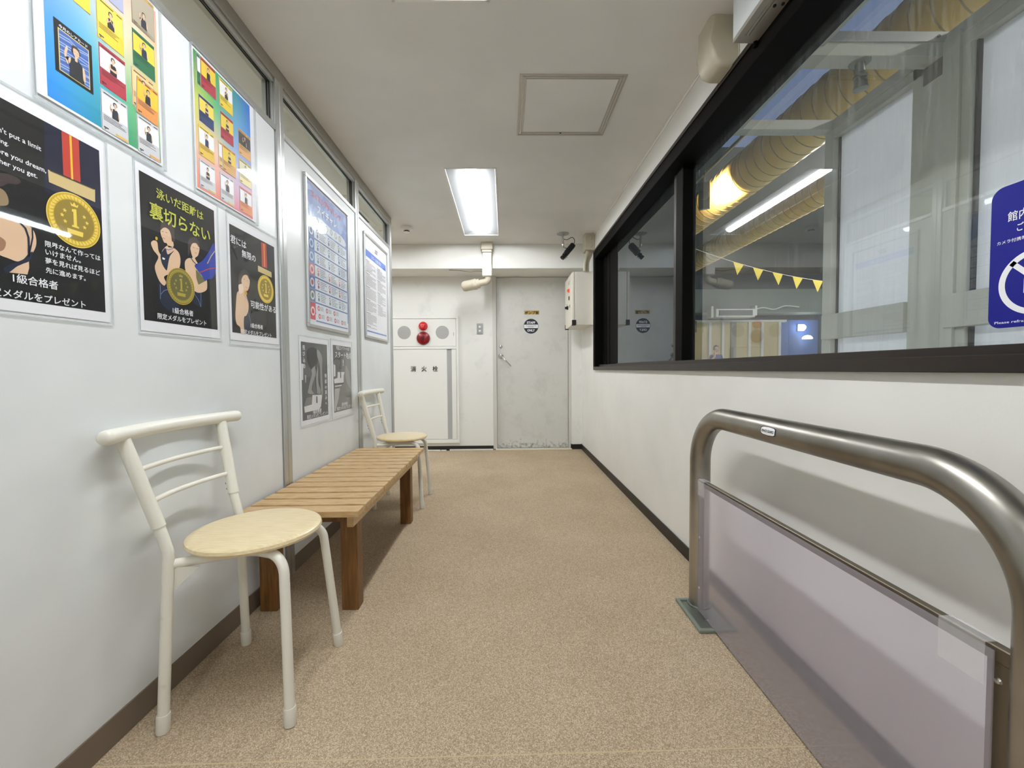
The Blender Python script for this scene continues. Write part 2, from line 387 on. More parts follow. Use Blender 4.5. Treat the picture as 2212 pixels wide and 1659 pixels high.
class Art:
    """one printed layer set = one mesh, one material slot per ink"""
    def __init__(s): s.bm = bmesh.new(); s.m = []; s.clip = None
    def mi(s, c):
        m = ink(c)
        if m not in s.m: s.m.append(m)
        return s.m.index(m)
    def poly(s, c, lay, pts, sm=0):
        if sm: pts = smooth_loop(pts)
        if s.clip:
            x0, x1, y0, y1 = s.clip
            pts = clip_poly([(p[0], p[1]) for p in pts], x0, x1, y0, y1)
            if len(pts) < 3: return
        try: f = s.bm.faces.new([s.bm.verts.new((p[0], p[1], lay*LAY)) for p in pts])
        except ValueError: return
        f.material_index = s.mi(c)
        f.normal_update()
        if f.normal.z < 0: f.normal_flip()
    def rect(s, c, lay, x0, x1, y0, y1): s.poly(c, lay, [(x0, y0), (x1, y0), (x1, y1), (x0, y1)])
    def disc(s, c, lay, x, y, r, n=40, ry=None):
        ry = ry or r; s.poly(c, lay, [(x+r*math.cos(2*math.pi*k/n), y+ry*math.sin(2*math.pi*k/n)) for k in range(n)])
    def ring(s, c, lay, x, y, r0, r1, n=40):
        for k in range(n):
            a, b = 2*math.pi*k/n, 2*math.pi*(k+1)/n
            s.poly(c, lay, [(x+r0*math.cos(a), y+r0*math.sin(a)), (x+r1*math.cos(a), y+r1*math.sin(a)), (x+r1*math.cos(b), y+r1*math.sin(b)), (x+r0*math.cos(b), y+r0*math.sin(b))])
    def line(s, c, lay, w, pts):
        for a, b in zip(pts, pts[1:]):
            a, b = Vector(a), Vector(b); d = (b-a)
            if d.length < 1e-6: continue
            n = Vector((-d.y, d.x)).normalized()*w/2; e = d.normalized()*w*0.3
            s.poly(c, lay, [a-e-n, b+e-n, b+e+n, a-e+n])
    def build(s, name, parent, loc=(0, 0, 0)):
        me = bpy.data.meshes.new(name); s.bm.to_mesh(me); s.bm.free()
        for m in s.m: me.materials.append(m)
        o = bpy.data.objects.new(name, me); COL.objects.link(o); o.parent = parent; o.location = loc
        return o
def clip_poly(pts, x0, x1, y0, y1):
    def side(P, f, g):
        out = []
        for i in range(len(P)):
            a, b = P[i], P[(i+1) % len(P)]; fa, fb = f(a), f(b)
            if fa >= 0: out.append(a)
            if fa*fb < 0:
                t = fa/(fa-fb); out.append((a[0]+(b[0]-a[0])*t, a[1]+(b[1]-a[1])*t))
        return out
    for f in (lambda p: p[0]-x0, lambda p: x1-p[0], lambda p: p[1]-y0, lambda p: y1-p[1]):
        pts = side(pts, f, None)
        if not pts: return []
    return pts
def text_mesh(s, bold=0.0, vertical=False):
    c = bpy.data.curves.new('txt', 'FONT'); c.body = s; c.size = 1; c.offset = bold; c.resolution_u = 2
    o = bpy.data.objects.new('txt', c); COL.objects.link(o)
    me = bpy.data.meshes.new_from_object(o.evaluated_get(bpy.context.evaluated_depsgraph_get()))
    bpy.data.objects.remove(o); bpy.data.curves.remove(c)
    return me
def lettering(parent, rows, loc=(0, 0, 0), name='lettering', bold=0.012, depth=0.0):
    """rows: (text, x0, y0, width, colour, layer[, height]); all of one thing's writing in one mesh"""
    bm = bmesh.new(); ms = []
    for row in rows:
        t, x0, y0, w, c, lay = row[:6]; hgt = row[6] if len(row) > 6 else None
        me = text_mesh(t, bold)
        if not me.vertices: continue
        xs = [v.co.x for v in me.vertices]; ys = [v.co.y for v in me.vertices]
        k = w/(max(xs)-min(xs)); ky = k if hgt is None else hgt/(max(ys)-min(ys))
        mx = min(xs); m = ink(c)
        if m not in ms: ms.append(m)
        n0 = len(bm.faces); nv = len(bm.verts)
        bm.from_mesh(me); bm.verts.ensure_lookup_table(); bm.faces.ensure_lookup_table()
        for v in bm.verts[nv:]: v.co = Vector(((v.co.x-mx)*k+x0, v.co.y*ky+y0, lay*LAY))
        for f in bm.faces[n0:]: f.material_index = ms.index(m)
        bpy.data.meshes.remove(me)
    if depth > 0:
        r = bmesh.ops.extrude_face_region(bm, geom=bm.faces[:])
        for v in [g for g in r['geom'] if isinstance(g, bmesh.types.BMVert)]: v.co.z += depth
    me = bpy.data.meshes.new(name); bm.to_mesh(me); bm.free()
    for m in ms: me.materials.append(m)
    o = bpy.data.objects.new(name, me); COL.objects.link(o); o.parent = parent; o.location = loc
    return o

# ================================================================== structure
struct('floor', bx(-3.5, 1.10, YN, 5.1, -0.10, 0), m_carpet)
LIGHTS = [(-0.2265, 3.568), (-0.2265, 0.885), (-0.2265, -1.80), (-2.1, 0.9), (-2.1, 3.6)]  # third one, behind the camera, is an unseen repeat added for its light
LL, LW = 1.414, 0.359
bm = new_bm()
xs = sorted({-3.5, 1.10} | {v for x, y in LIGHTS for v in (x-LW/2+0.004, x+LW/2-0.004)})
yv = sorted({YN, 5.1} | {v for x, y in LIGHTS for v in (y-LL/2+0.004, y+LL/2-0.004)})
for a, b in zip(xs, xs[1:]):
    for c, d in zip(yv, yv[1:]):
        mx_, my_ = (a+b)/2, (c+d)/2
        if any(abs(mx_-x) < LW/2-0.004 and abs(my_-y) < LL/2-0.004 for x, y in LIGHTS): continue
        box(bm, a, b, c, d, ZC, ZC+0.12)
bmesh.ops.remove_doubles(bm, verts=bm.verts[:], dist=1e-5)
struct('ceiling', bm, m_ceil)
struct('ceiling_beam', bx(-3.5, XR, YB, 5.1, ZB, ZC, 0.003, 1), m_wall)['kind'] = 'structure'
# end wall with the door opening
DX0, DX1 = -0.100, 0.757
bm = new_bm()
box(bm, -3.5, DX0-0.045, YE, YE+0.14, 0, ZB)
box(bm, DX1+0.03, 1.10, YE, YE+0.14, 0, ZB)
struct('wall_end', bm, m_wall_end)
# right wall around the window
WY0, WY1, WZ0, WZ1 = -1.25, 4.21, 0.952, 2.13
bm = new_bm()
box(bm, XR, 1.08, YN, YE, 0, WZ0)
box(bm, XR, 1.08, YN, YE, WZ1, ZC)
box(bm, XR, 1.08, WY1, YE, WZ0, WZ1)
box(bm, XR, 1.08, YN, WY0, WZ0, WZ1)
struct('wall_right', bm, m_wall)
# narrow cove under the ceiling on the right
bm = new_bm(); box(bm, XR-0.010, XR, 1.8, YB, ZC-0.012, ZC, 0.003, 1)
struct('trim_1', bm, m_wall)
struct('wall_back', bx(-3.5, 1.10, YN-0.1, YN, 0, ZC), m_wall)
struct('wall_side_room', bx(-3.6, -3.5, YN, 5.1, 0, ZC), m_wall)
# skirtings
bm = new_bm(); box(bm, XR-0.008, XR, YN, YE, 0, 0.064, 0.002, 1); box(bm, DX1+0.03, XR, YE-0.008, YE, 0, 0.060, 0.002, 1); box(bm, DX1+0.022, DX1+0.032, YE-0.01, YE+0.03, 0, 0.066)
struct('baseboard_right', bm, m_base_r)
struct('baseboard_end', bx(-3.5, DX0-0.045, YE-0.009, YE, 0, 0.054, 0.002, 1), m_base_r)

# ---- left partition: steel panels between aluminium posts, glazed above
POSTS = [(-2.22, -2.15), (-1.24, -1.17), (-0.26, -0.19), (0.66, 0.73), (1.912, 1.978), (2.898, 2.964), (3.740, 3.797)]
bm = new_bm()
ys = [YN]+[v for p in POSTS for v in p]
for a, b in zip(ys[0::2], ys[1::2]):
    box(bm, XL-0.040, XL, a+0.003, b-0.003, 0.0, 2.030, 0.0015, 1)
struct('wall_left', bm, m_panel)
bm = new_bm()
for a, b in zip(ys[0::2], ys[1::2]): box(bm, XL-0.002, XL+0.004, a+0.002, b-0.002, 0, 0.0757, 0.001, 1)
struct('baseboard_left', bm, m_base_l)
wl = bpy.data.objects.new('window_2', None); COL.objects.link(wl); wl['kind'] = 'structure'
bm = new_bm()
for a, b in POSTS:
    box(bm, XL-0.050, XL+0.008, a, b, 0, ZC-0.03, 0.003, 2)
    box(bm, XL+0.006, XL+0.010, a+0.030, a+0.036, 0, ZC-0.05, 0.001, 1)
obj('post_frame', bm, m_alu, wl)
bm = new_bm(); box(bm, XL-0.055, XL+0.010, YN, 3.797, 2.258, ZC, 0.002, 1)
obj('head_rail', bm, m_alu_dull, wl)
bm = new_bm(); bg = new_bm(); bq = new_bm()
for a, b in zip(ys[0::2], ys[1::2]):
    box(bm, XL-0.045, XL+0.002, a+0.002, b-0.002, 2.238, 2.258, 0.001, 1)
    box(bm, XL-0.048, XL+0.006, a+0.002, b-0.002, 2.030, 2.056, 0.002, 1)
    box(bm, XL-0.045, XL-0.004, b-0.014, b-0.002, 2.056, 2.238); box(bm, XL-0.045, XL-0.006, a+0.002, b-0.014, 2.234, 2.239)
    for z in (2.231,): box(bg, XL-0.014, XL-0.010, a+0.002, b-0.014, z, z+0.007); box(bg, XL-0.022, XL-0.019, a+0.002, b-0.014, z, z+0.007)
    box(bg, XL-0.014, XL-0.010, b-0.018, b-0.014, 2.056, 2.238); box(bg, XL-0.024, XL-0.020, b-0.020, b-0.014, 2.056, 2.238)
    box(bq, XL-0.028, XL-0.024, a+0.002, b-0.016, 2.056, 2.234)
obj('transom_frame', bm, m_alu, wl); obj('gasket', bg, m_gasket, wl); obj('transom_pane', bq, m_glass_plain, wl)

# ---- window on the right
w1 = bpy.data.objects.new('window_1', None); COL.objects.link(w1); w1['kind'] = 'structure'
bm = new_bm()
box(bm, 0.898, 1.08, WY0, WY1, 2.050, WZ1, 0.002, 1)            # head
box(bm, 0.900, 1.08, 4.168, WY1, WZ0, WZ1, 0.002, 1)            # far jamb
box(bm, 0.982, 1.06, 3.640, 4.17, 0.98, 2.06, 0.002, 1)         # closed black leaf
for y in (4.02, 3.90): box(bm, 0.976, 0.99, y, y+0.02, 0.98, 2.06, 0.002, 1)
box(bm, 0.962, 1.035, 2.262, 2.352, 0.99, 2.06, 0.003, 1)       # mullion
box(bm, 0.900, 1.08, WY0, WY0+0.05, WZ0, WZ1)
obj('black_frame', bm, m_sashblack, w1)
bm = new_bm()
box(bm, 0.890, 0.945, WY0, WY1+0.004, 0.947, 0.981, 0.002, 1)     # lower sill strip
box(bm, 0.940, 1.08, WY0, WY1, 0.955, 1.0005, 0.002, 1)          # sill step
box(bm, 0.890, 0.902, WY0, WY1+0.004, 2.118, 2.137, 0.002, 1)
box(bm, 0.890, 0.902, WY1-0.010, WY1+0.004, 0.975, 2.13, 0.002, 1)
box(bm, 0.972, 1.00, 2.352, 2.405, 0.99, 2.06, 0.002, 1)
box(bm, 0.976, 1.00, 2.40, 3.66, 0.99, 1.006, 0.001, 1)
obj('brown_frame', bm, m_sashbrown, w1)
obj('pane', bx(0.984, 0.989, 2.40, 3.645, 1.004, 2.055), m_glass_dark, w1)
obj('pane', bx(1.018, 1.023, WY0+0.05, 2.27, 0.998, 2.055), m_glass, w1)

# ---- door in the end wall
d1 = bpy.data.objects.new('door_1', None); COL.objects.link(d1); d1['kind'] = 'structure'
d1.location = (DX0, YE+0.035, 0.012); d1.rotation_euler = FE_.to_euler()
DW = DX1-DX0
obj('leaf', bx(0.004, DW-0.004, 0.006, ZB-0.018, -0.04, 0.0, 0.0015, 1), m_door, d1)
bm = new_bm()
box(bm, -0.045, 0.0, -0.012, ZB-0.012, -0.10, 0.045, 0.002, 1); box(bm, DW, DW+0.030, -0.012, ZB-0.012, -0.10, 0.035, 0.002, 1)
box(bm, -0.04, DW+0.02, -0.012, 0.002, -0.05, 0.045, 0.001, 1)
obj('door_frame', bm, mat('door_frame_paint', rgb(204, 202, 196), 0.45), d1)
obj('threshold', bx(-0.02, DW+0.03, -0.012, 0.004, 0.045, 0.075, 0.002, 1), mat('threshold_strip', rgb(222, 212, 190), 0.5), d1)
bm = new_bm(); lathe(bm, [(0.030, 0), (0.030, .004), (0.026, .008), (0.014, .010), (0.014, .016), (0, .017)], (0.052, 1.104, 0)); 
h = obj('door_handle', bm, m_chrome, d1)
bm = new_bm()
tube(bm, fillet([(0.052, 1.104, 0.008), (0.052, 1.104, 0.052), (0.105, 1.055, 0.060), (0.170, 0.985, 0.050)], 0.012), 0.0075, 10)
lv = obj('lever', bm, m_chrome, h)
bm = new_bm(); lathe(bm, [(0.020, 0), (0.020, .004), (0.016, .010), (0.009, .012), (0.009, .015), (0, .015)], (0.050, 1.218, 0)); box(bm, 0.0485, 0.0515, 1.210, 1.226, 0.014, 0.017)
obj('lock', bm, m_chrome, d1)

# ================================================================== light fixtures
def fixture(name, label, x, y, z, L, Wd, group, tubemat):
    t = thing(name, label, 'light', (x, y, z), group=group)
    bm = new_bm(); f = 0.012; hw, hl = Wd/2, L/2
    for (a, b, c, d) in ((-hw, hw, -hl, -hl+f), (-hw, hw, hl-f, hl), (-hw, -hw+f, -hl, hl), (hw-f, hw, -hl, hl)):
        box(bm, a, b, c, d, -0.004, 0.002, 0.001, 1)
    obj('trim_frame', bm, m_white, t)
    # sloping white reflector wings, open underneath
    bm = new_bm(); dz = 0.001; iw, il = hw-f, hl-f; tz = -0.0035
    def quad(p): bm.faces.new([bm.verts.new(q) for q in p])
    # wings rise a little towards the lamp strip: the tray hangs on the ceiling plane
    zi, zo, mw, ml = 0.036, 0.0, 0.045, il-0.055
    quad([(-iw, -il, zo), (-mw, -ml, zi), (-mw, ml, zi), (-iw, il, zo)])
    quad([(iw, -il, zo), (iw, il, zo), (mw, ml, zi), (mw, -ml, zi)])
    quad([(-iw, -il, zo), (iw, -il, zo), (mw, -ml, zi), (-mw, -ml, zi)])
    quad([(-iw, il, zo), (-mw, ml, zi), (mw, ml, zi), (iw, il, zo)])
    quad([(-mw, -ml, zi), (mw, -ml, zi), (mw, ml, zi), (-mw, ml, zi)])
    r = obj('reflector', bm, m_reflector, t)
    # rounded lamp cover
    bm = new_bm(); n = 8; rr = 0.037; hl2 = ml-0.004
    prof = [(-rr*math.cos(math.pi*k/n), 0.034-0.030*math.sin(math.pi*k/n)) for k in range(n+1)]
    A = [bm.verts.new((px, -hl2, pz)) for px, pz in prof]; B = [bm.verts.new((px, hl2, pz)) for px, pz in prof]
    for k in range(n): bm.faces.new((A[k], A[k+1], B[k+1], B[k])).smooth = True
    bm.faces.new(A); bm.faces.new(B[::-1])
    obj('lamp_cover', bm, tubemat, t)
    return t
m_reflector = mat('satin_reflector', rgb(150, 153, 155), 0.4)
fx = fixture('ceiling_light', 'recessed ceiling light, its whole glowing lamp in view above the end of the corridor', LIGHTS[0][0], LIGHTS[0][1], ZC, LL, LW, 'recessed corridor ceiling lights', m_tubelight)
for (x, y), lb in zip(LIGHTS[1:], ('recessed ceiling light cut off by the top of the photo, only its far end shows', 'unseen repeat of the recessed ceiling light behind the viewpoint, added for its light', 'unseen recessed light added to brighten the side room, nearer the viewpoint', 'unseen recessed light added to brighten the side room, near the end wall')):
    c = mesh_copy_tree(fx); c.location = (x, y, ZC); c['label'] = lb  # side room pair is unseen, added to brighten the ceiling past the transoms

# ---- access hatch
t = thing('access_hatch', 'square access hatch with a thin metal rim in the ceiling', 'hatch', (0.328, 2.216, ZC))
bm = new_bm()
for o, i_, z in ((0.250, 0.243, -0.005), (0.236, 0.228, -0.004), (0.222, 0.217, -0.003)):
    for a, b, c, d in ((-o, o, -o, -i_), (-o, o, i_, o), (-o, -i_, -i_, i_), (i_, o, -i_, i_)): box(bm, a, b, c, d, z, 0.001)
obj('hatch_frame', bm, mat('hatch_rim', rgb(196, 193, 186), 0.4, 0.4), t)
obj('hatch_panel', bx(-0.215, 0.215, -0.215, 0.215, -0.002, 0.002), m_ceil, t)
bm = new_bm(); lathe(bm, [(0.005, -0.0045), (0.006, -0.003), (0.006, 0.001)], (0.0, 0.226, 0), n=12); obj('catch', bm, m_black, t)

# ---- smoke detector
t = thing('smoke_detector', 'small round white smoke detector on the ceiling beside the partition end', 'smoke detector', (-0.925, 4.03, ZC))
bm = new_bm(); lathe(bm, [(0, -0.030), (0.046, -0.030), (0.054, -0.024), (0.054, -0.002), (0.050, 0.0)], n=32); obj('base', bm, m_white, t)
bm = new_bm(); lathe(bm, [(0, -0.055), (0.020, -0.054), (0.026, -0.050), (0.027, -0.046)], n=24)
lathe(bm, [(0.027, -0.034), (0.028, -0.030)], n=24); obj('sensor_cap', bm, m_white, t)
bm = new_bm()
for k in range(12):
    a = math.pi*k/6; x, y = 0.0245*math.cos(a), 0.0245*math.sin(a); box(bm, x-0.002, x+0.002, y-0.002, y+0.002, -0.048, -0.030)
lathe(bm, [(0.019, -0.047), (0.019, -0.030)], n=16); obj('sensor_cage', bm, m_gasket, t)

# ---- CCTV camera
t = thing('security_camera', 'black box security camera hanging from a white ceiling stem', 'security camera', (0.591, 4.236, ZC))
bm = new_bm(); lathe(bm, [(0.012, -0.016), (0.030, -0.006), (0.060, -0.004), (0.062, 0.0)], n=36); obj('ceiling_plate', bm, mat('grey_steel', rgb(150, 152, 150), 0.4, 0.6), t)
bm = new_bm(); tube(bm, [(0, 0, -0.012), (0, 0, -0.04), (0, 0, -0.10), (0.000, 0, -0.125), (0.002, 0, -0.133)], [0.011, 0.010, 0.0115, 0.0115, 0.008], 18)
obj('stem', bm, m_chrome, t)
body = bpy.data.objects.new('tmp', None)
ax = Vector((-0.63, -0.16, -0.76)).normalized()      # the way the lens points
side = ax.cross(Vector((0, 1, 0))).normalized(); upv = side.cross(ax).normalized()
Mb = Matrix((ax, upv, side)).transposed().to_4x4(); Mb.translation = Vector((0.058, -0.004, -0.165))
bm = new_bm(); box(bm, -0.068, 0.050, -0.030, 0.030, -0.027, 0.027, 0.006, 2); box(bm, -0.078, -0.066, -0.022, 0.022, -0.020, 0.020, 0.002, 1)
box(bm, -0.055, 0.030, -0.033, -0.027, -0.012, 0.012, 0.002, 1); bm.transform(Mb); cb = obj('camera_body', bm, m_black, t)
bm = new_bm(); lathe(bm, [(0, 0.048), (0.021, 0.048), (0.021, 0.062), (0.025, 0.064), (0.025, 0.078), (0.019, 0.080), (0.019, 0.094), (0.023, 0.096), (0.023, 0.112), (0.018, 0.112), (0.012, 0.104), (0, 0.103)], axis='x', n=24)
tube(bm, [(0.070, 0.0, 0.022), (0.070, 0.0, 0.036)], 0.003, 8); tube(bm, [(0.088, 0.0, 0.018), (0.088, 0.0, 0.034)], 0.003, 8)
bm.transform(Mb); obj('lens', bm, m_black, cb)
bm = new_bm(); tube(bm, [(0.0, 0, -0.128), (0.018, 0, -0.140), (0.040, 0, -0.142)], 0.006, 10); obj('swivel', bm, m_chrome, t)
bm = new_bm()
P = [Vector(p) for p in ((0.010, 0, -0.052), (0.035, -0.008, -0.062), (0.062, -0.012, -0.052), (0.090, -0.01, -0.038), (0.112, -0.006, -0.055), (0.116, 0, -0.085), (0.104, 0.002, -0.108), (0.096, 0, -0.122))]
def catmull(P, n=6):
    out = []
    for i in range(len(P)-1):
        p0, p1, p2, p3 = P[max(i-1, 0)], P[i], P[i+1], P[min(i+2, len(P)-1)]
        for k in range(n):
            q = k/n; out.append(0.5*((2*p1)+(p2-p0)*q+(2*p0-5*p1+4*p2-p3)*q*q+(3*p1-p0-3*p2+p3)*q**3))
    out.append(P[-1]); return out
tube(bm, catmull(P), 0.0032, 8); obj('cable', bm, m_black, t)

# ---- beige pipe cover down the beam with a capped spout
t = thing('pipe_cover', 'beige plastic pipe cover running down the beam and turning left into a capped end', 'pipe cover', (-0.185, YB, 2.0))
bm = new_bm()
box(bm, -0.064, 0.064, -0.088, -0.001, 0.235, ZC-2.0, 0.008, 2)
box(bm, -0.056, 0.056, -0.080, -0.001, 0.21, 0.24, 0.008, 2)
obj('top_collar', bm, m_slim, t)
bm = new_bm(); box(bm, -0.050, 0.050, -0.070, -0.001, 0.055, 0.215, 0.014, 3); obj('duct_cover', bm, mat('white_duct_cover', rgb(226, 226, 220), 0.3), t)
bm = new_bm(); box(bm, -0.053, 0.053, -0.074, -0.001, -0.040, 0.085, 0.016, 3); obj('elbow_cover', bm, mat('white_duct_cover', rgb(226, 226, 220), 0.3), t)
bm = new_bm(); tube(bm, fillet([(0.012, -0.020, -0.02), (0.008, -0.018, -0.086), (-0.14, 0.01, -0.114), (-0.16, 0.012, -0.118)], 0.05, 8), 0.036, 20); obj('elbow_pipe', bm, m_slim, t)
bm = new_bm(); tube(bm, [(-0.085, 0.0, -0.104), (-0.118, 0.004, -0.110), (-0.120, 0.004, -0.110), (-0.150, 0.009, -0.116), (-0.152, 0.009, -0.116), (-0.245, 0.026, -0.130), (-0.268, 0.030, -0.134), (-0.276, 0.032, -0.136)],
                    [0.050, 0.050, 0.059, 0.059, 0.056, 0.056, 0.048, 0.032], 28); cp = obj('end_cap', bm, m_slim, t)
bm = new_bm(); tube(bm, catmull([Vector(p) for p in ((-0.01, 0.045, -0.004), (-0.05, 0.045, 0.030), (-0.12, 0.04, 0.036), (-0.2, 0.04, 0.03), (-0.30, 0.04, 0.044), (-0.42, 0.045, 0.05))]), 0.003, 8); obj('thin_cable', bm, m_base_l, t)

# ---- junction box and conduits to the control cabinet
t = thing('junction_box', 'beige junction box under the ceiling with two curved conduits running down to the cabinet', 'junction box', (XR, 4.26, ZC))
bm = new_bm(); box(bm, -0.098, -0.001, -0.045, 0.10, -0.165, -0.001, 0.006, 2); jb = obj('box', bm, m_slim, t)
for z in (-0.045, -0.115):
    bm = new_bm(); lathe(bm, [(0.0, -0.049), (0.024, -0.049), (0.026, -0.046), (0.026, -0.040)], (-0.05, 0, z), axis='y', n=24); obj('knockout_cover', bm, m_slim, jb)
for k, (dx, yy) in enumerate(((-0.062, 0.0), (-0.020, 0.03))):
    bm = new_bm(); tube(bm, catmull([Vector(p) for p in ((dx+0.004, yy, -0.15), (dx-0.012, yy, -0.20), (dx-0.028-0.01*k, yy, -0.27), (dx-0.032-0.01*k, yy, -0.34), (dx-0.03-0.01*k, yy, -0.3665))]), 0.017, 14); obj('conduit', bm, m_slim, t)

# ---- control cabinet on the right wall (face looks left)
CY0, CY1 = 4.275, 4.79
t = thing('control_cabinet', 'ivory steel control cabinet on the right wall with black corner guards and a dial', 'electrical cabinet', (XR, (CY0+CY1)/2, 1.41), FR_)
hw = (CY1-CY0)/2; CH = 0.540
obj('body', bx(-hw, hw, 0, CH, 0.001, 0.190, 0.003, 1), m_cab, t)
dr = obj('door', bx(-hw+0.002, hw-0.002, 0.002, CH-0.002, 0.194, 0.218, 0.003, 2), m_cab, t)
for s in (-1, 1):
    bm = new_bm()
    box(bm, min(s*hw, s*(hw-0.05))-0.003*(s < 0), max(s*hw, s*(hw-0.05))+0.003*(s > 0), -0.004, 0.004, 0.186, 0.222)
    xa, xb = (s*hw-0.004, s*hw+0.004); box(bm, xa, xb, -0.004, 0.050, 0.182, 0.222, 0.001, 1)
    xa, xb = sorted((s*hw, s*(hw-0.020))); box(bm, xa, xb, -0.004, 0.050, 0.214, 0.222, 0.001, 1)
    obj('corner_guard', bm, m_black, t)
bm = new_bm(); lathe(bm, [(0.022, 0.218), (0.022, 0.226), (0.016, 0.228), (0.015, 0.238), (0, 0.243)], (0.05, 0.385, 0), n=24); obj('pilot_lamp', bm, m_pilot, dr)
bm = new_bm(); box(bm, 0.036, 0.064, 0.285, 0.325, 0.217, 0.226, 0.002, 1); obj('switch', bm, m_black, dr)
bm = new_bm(); lathe(bm, [(0.020, 0.218), (0.020, 0.232), (0.014, 0.234), (0.014, 0.250), (0, 0.252)], (-0.04, 0.215, 0), n=24); box(bm, -0.048, -0.010, 0.208, 0.222, 0.236, 0.254, 0.003, 1); obj('dial', bm, m_black, dr)
bm = new_bm(); lathe(bm, [(0.016, 0.218), (0.016, 0.225), (0, 0.228)], (0.10, 0.215, 0), n=20); obj('lock', bm, m_chrome, dr); obj('latch', bx(-0.085, -0.075, 0.235, 0.262, 0.217, 0.236, 0.002, 1), m_chrome, dr)
A = Art(); A.rect('g3', 1, -0.04, 0.10, 0.475, 0.482); A.rect('g2', 1, -0.02, 0.08, 0.455, 0.462); A.build('name_plate', dr, (0, 0, 0.2185))

# ---- door signs
t = thing('staff_only_sign', 'round dark STAFF ONLY sticker on the end door', 'sign', (0.313, YE+0.034, 1.472), FE_)
A = Art(); A.disc((44, 46, 54), 1, 0, 0, 0.091, 56); A.ring('white', 2, 0, 0, 0.0885, 0.0905, 56); A.rect('white', 2, -0.083, 0.083, -0.022, 0.019); A.build('sticker', t)
A = Art(); A.rect('ink', 3, -0.066, 0.066, 0.001, 0.006); A.rect('ink', 3, -0.040, 0.030, -0.013, -0.009); A.build('fine_print', t)
lettering(t, [('STAFF', -0.050, 0.030, 0.100, 'white', 3, 0.028)], name='text_line', bold=0.03); lettering(t, [('ONLY', -0.045, -0.062, 0.090, 'white', 3, 0.028)], name='text_line', bold=0.03)
t = thing('pump_room_sign', 'small gold and black name plate in Japanese above the round sticker', 'sign', (0.233, YE+0.034, 1.612), FE_)
A = Art(); A.rect((176, 150, 88), 1, 0, 0.178, 0, 0.046); A.build('plate', t)
lettering(t, [('ポンプ室', 0.006, 0.005, 0.166, 'black', 2, 0.037)], bold=0.03)

# ---- light switch
t = thing('light_switch', 'grey steel switch plate with two white rockers left of the door', 'light switch', (-0.295, YE-0.001, 1.441), FE_)
obj('switch_plate', bx(-0.036, 0.036, -0.062, 0.062, 0.001, 0.007, 0.002, 2), mat('grey_steel', rgb(150, 152, 150), 0.4, 0.6), t)
for z in (-0.024, 0.024): obj('rocker', bx(-0.013, 0.013, z-0.012, z+0.012, 0.006, 0.012, 0.002, 1), m_white, t)

# ---- fire hydrant cabinet
HX = -0.957
t = thing('fire_hydrant_cabinet', 'white fire hydrant cabinet with red alarm lamp, bell and three-character lettering', 'fire cabinet', (HX, YE, 0), FE_)
hw = 0.412; z0, z1 = 0.093, 1.590
bm = new_bm()
for a, b, c, d in ((-hw, hw, z0, z0+0.045), (-hw, hw, z1-0.028, z1), (-hw, -hw+0.027, z0+0.045, z1-0.028), (hw-0.027, hw, z0+0.045, z1-0.028), (-hw+0.027, hw-0.027, 1.204, 1.236)):
    box(bm, a, b, c, d, 0.001, 0.030, 0.002, 1)
obj('cabinet_frame', bm, m_white, t)
obj('upper_panel', bx(-hw+0.030, hw-0.030, 1.239, z1-0.031, 0.001, 0.024, 0.001, 1), m_white, t)
dr = obj('door', bx(-hw+0.030, hw-0.138, z0+0.048, 1.201, 0.001, 0.026, 0.002, 1), m_white, t)
bm = new_bm(); prism(bm, [(hw-0.138, 0.001), (hw-0.088, 0.001), (hw-0.088, 0.006), (hw-0.138, 0.022)], 'y', z0+0.048, 1.198); obj('pull_recess', bm, mat('grey_recess', rgb(176, 178, 178), 0.5), dr)
obj('door_edge', bx(hw-0.084, hw-0.030, z0+0.048, 1.201, 0.001, 0.026, 0.002, 1), m_white, dr)
for z in (0.30, 0.98):
    bm = new_bm(); tube(bm, [(-hw+0.028, z, 0.030), (-hw+0.028, z+0.09, 0.030)], 0.006, 10); obj('hinge', bm, m_white, dr)
for s in (-1, 1):
    bm = new_bm(); lathe(bm, [(0.078, 0.022), (0.078, 0.0255), (0.074, 0.0262), (0, 0.0262)], (s*0.223, 1.400, 0), n=48); sp = obj('speaker_grille', bm, m_grille, t)
    A = Art()
    for k in range(-10, 11):
        y = k*0.0068; wv = math.sqrt(max(0, 0.074**2-y*y))
        if wv > 0.01: A.rect((158, 158, 157), 1, s*0.223-wv, s*0.223+wv, 1.400+y-0.0008, 1.400+y+0.0008)
    A.build('grille_slots', sp, (0, 0, 0.0264))
bm = new_bm(); lathe(bm, [(0.052, 0.022), (0.052, 0.034), (0.047, 0.038), (0.046, 0.056), (0.036, 0.072), (0.018, 0.081), (0, 0.083)], (0, 1.474, 0), n=40); rl = obj('alarm_lamp', bm, m_red, t)
A = Art()
for k in range(8):
    a = math.pi*k/4+0.3; A.line((255, 150, 140), 1, 0.0025, [(0.008*math.cos(a), 1.474+0.008*math.sin(a)), (0.020*math.cos(a), 1.474+0.020*math.sin(a))])
A.build('lamp_facets', rl, (0, 0, 0.0835))
bm = new_bm(); lathe(bm, [(0.078, 0.022), (0.078, 0.034), (0.070, 0.050), (0.045, 0.060), (0.018, 0.062), (0.018, 0.052), (0, 0.052)], (0, 1.333, 0), n=44); bl = obj('alarm_bell', bm, m_dred, t)
bm = new_bm(); lathe(bm, [(0.013, 0.050), (0.013, 0.058), (0, 0.060)], (0, 1.326, 0), n=20); obj('push_button', bm, m_black, bl)
A = Art()
for k, w_ in enumerate((0.030,)): A.rect((220, 150, 150), 1, -w_, w_-0.004, 1.366, 1.369)
A.build('caption', bl, (0, 0, 0.0605))
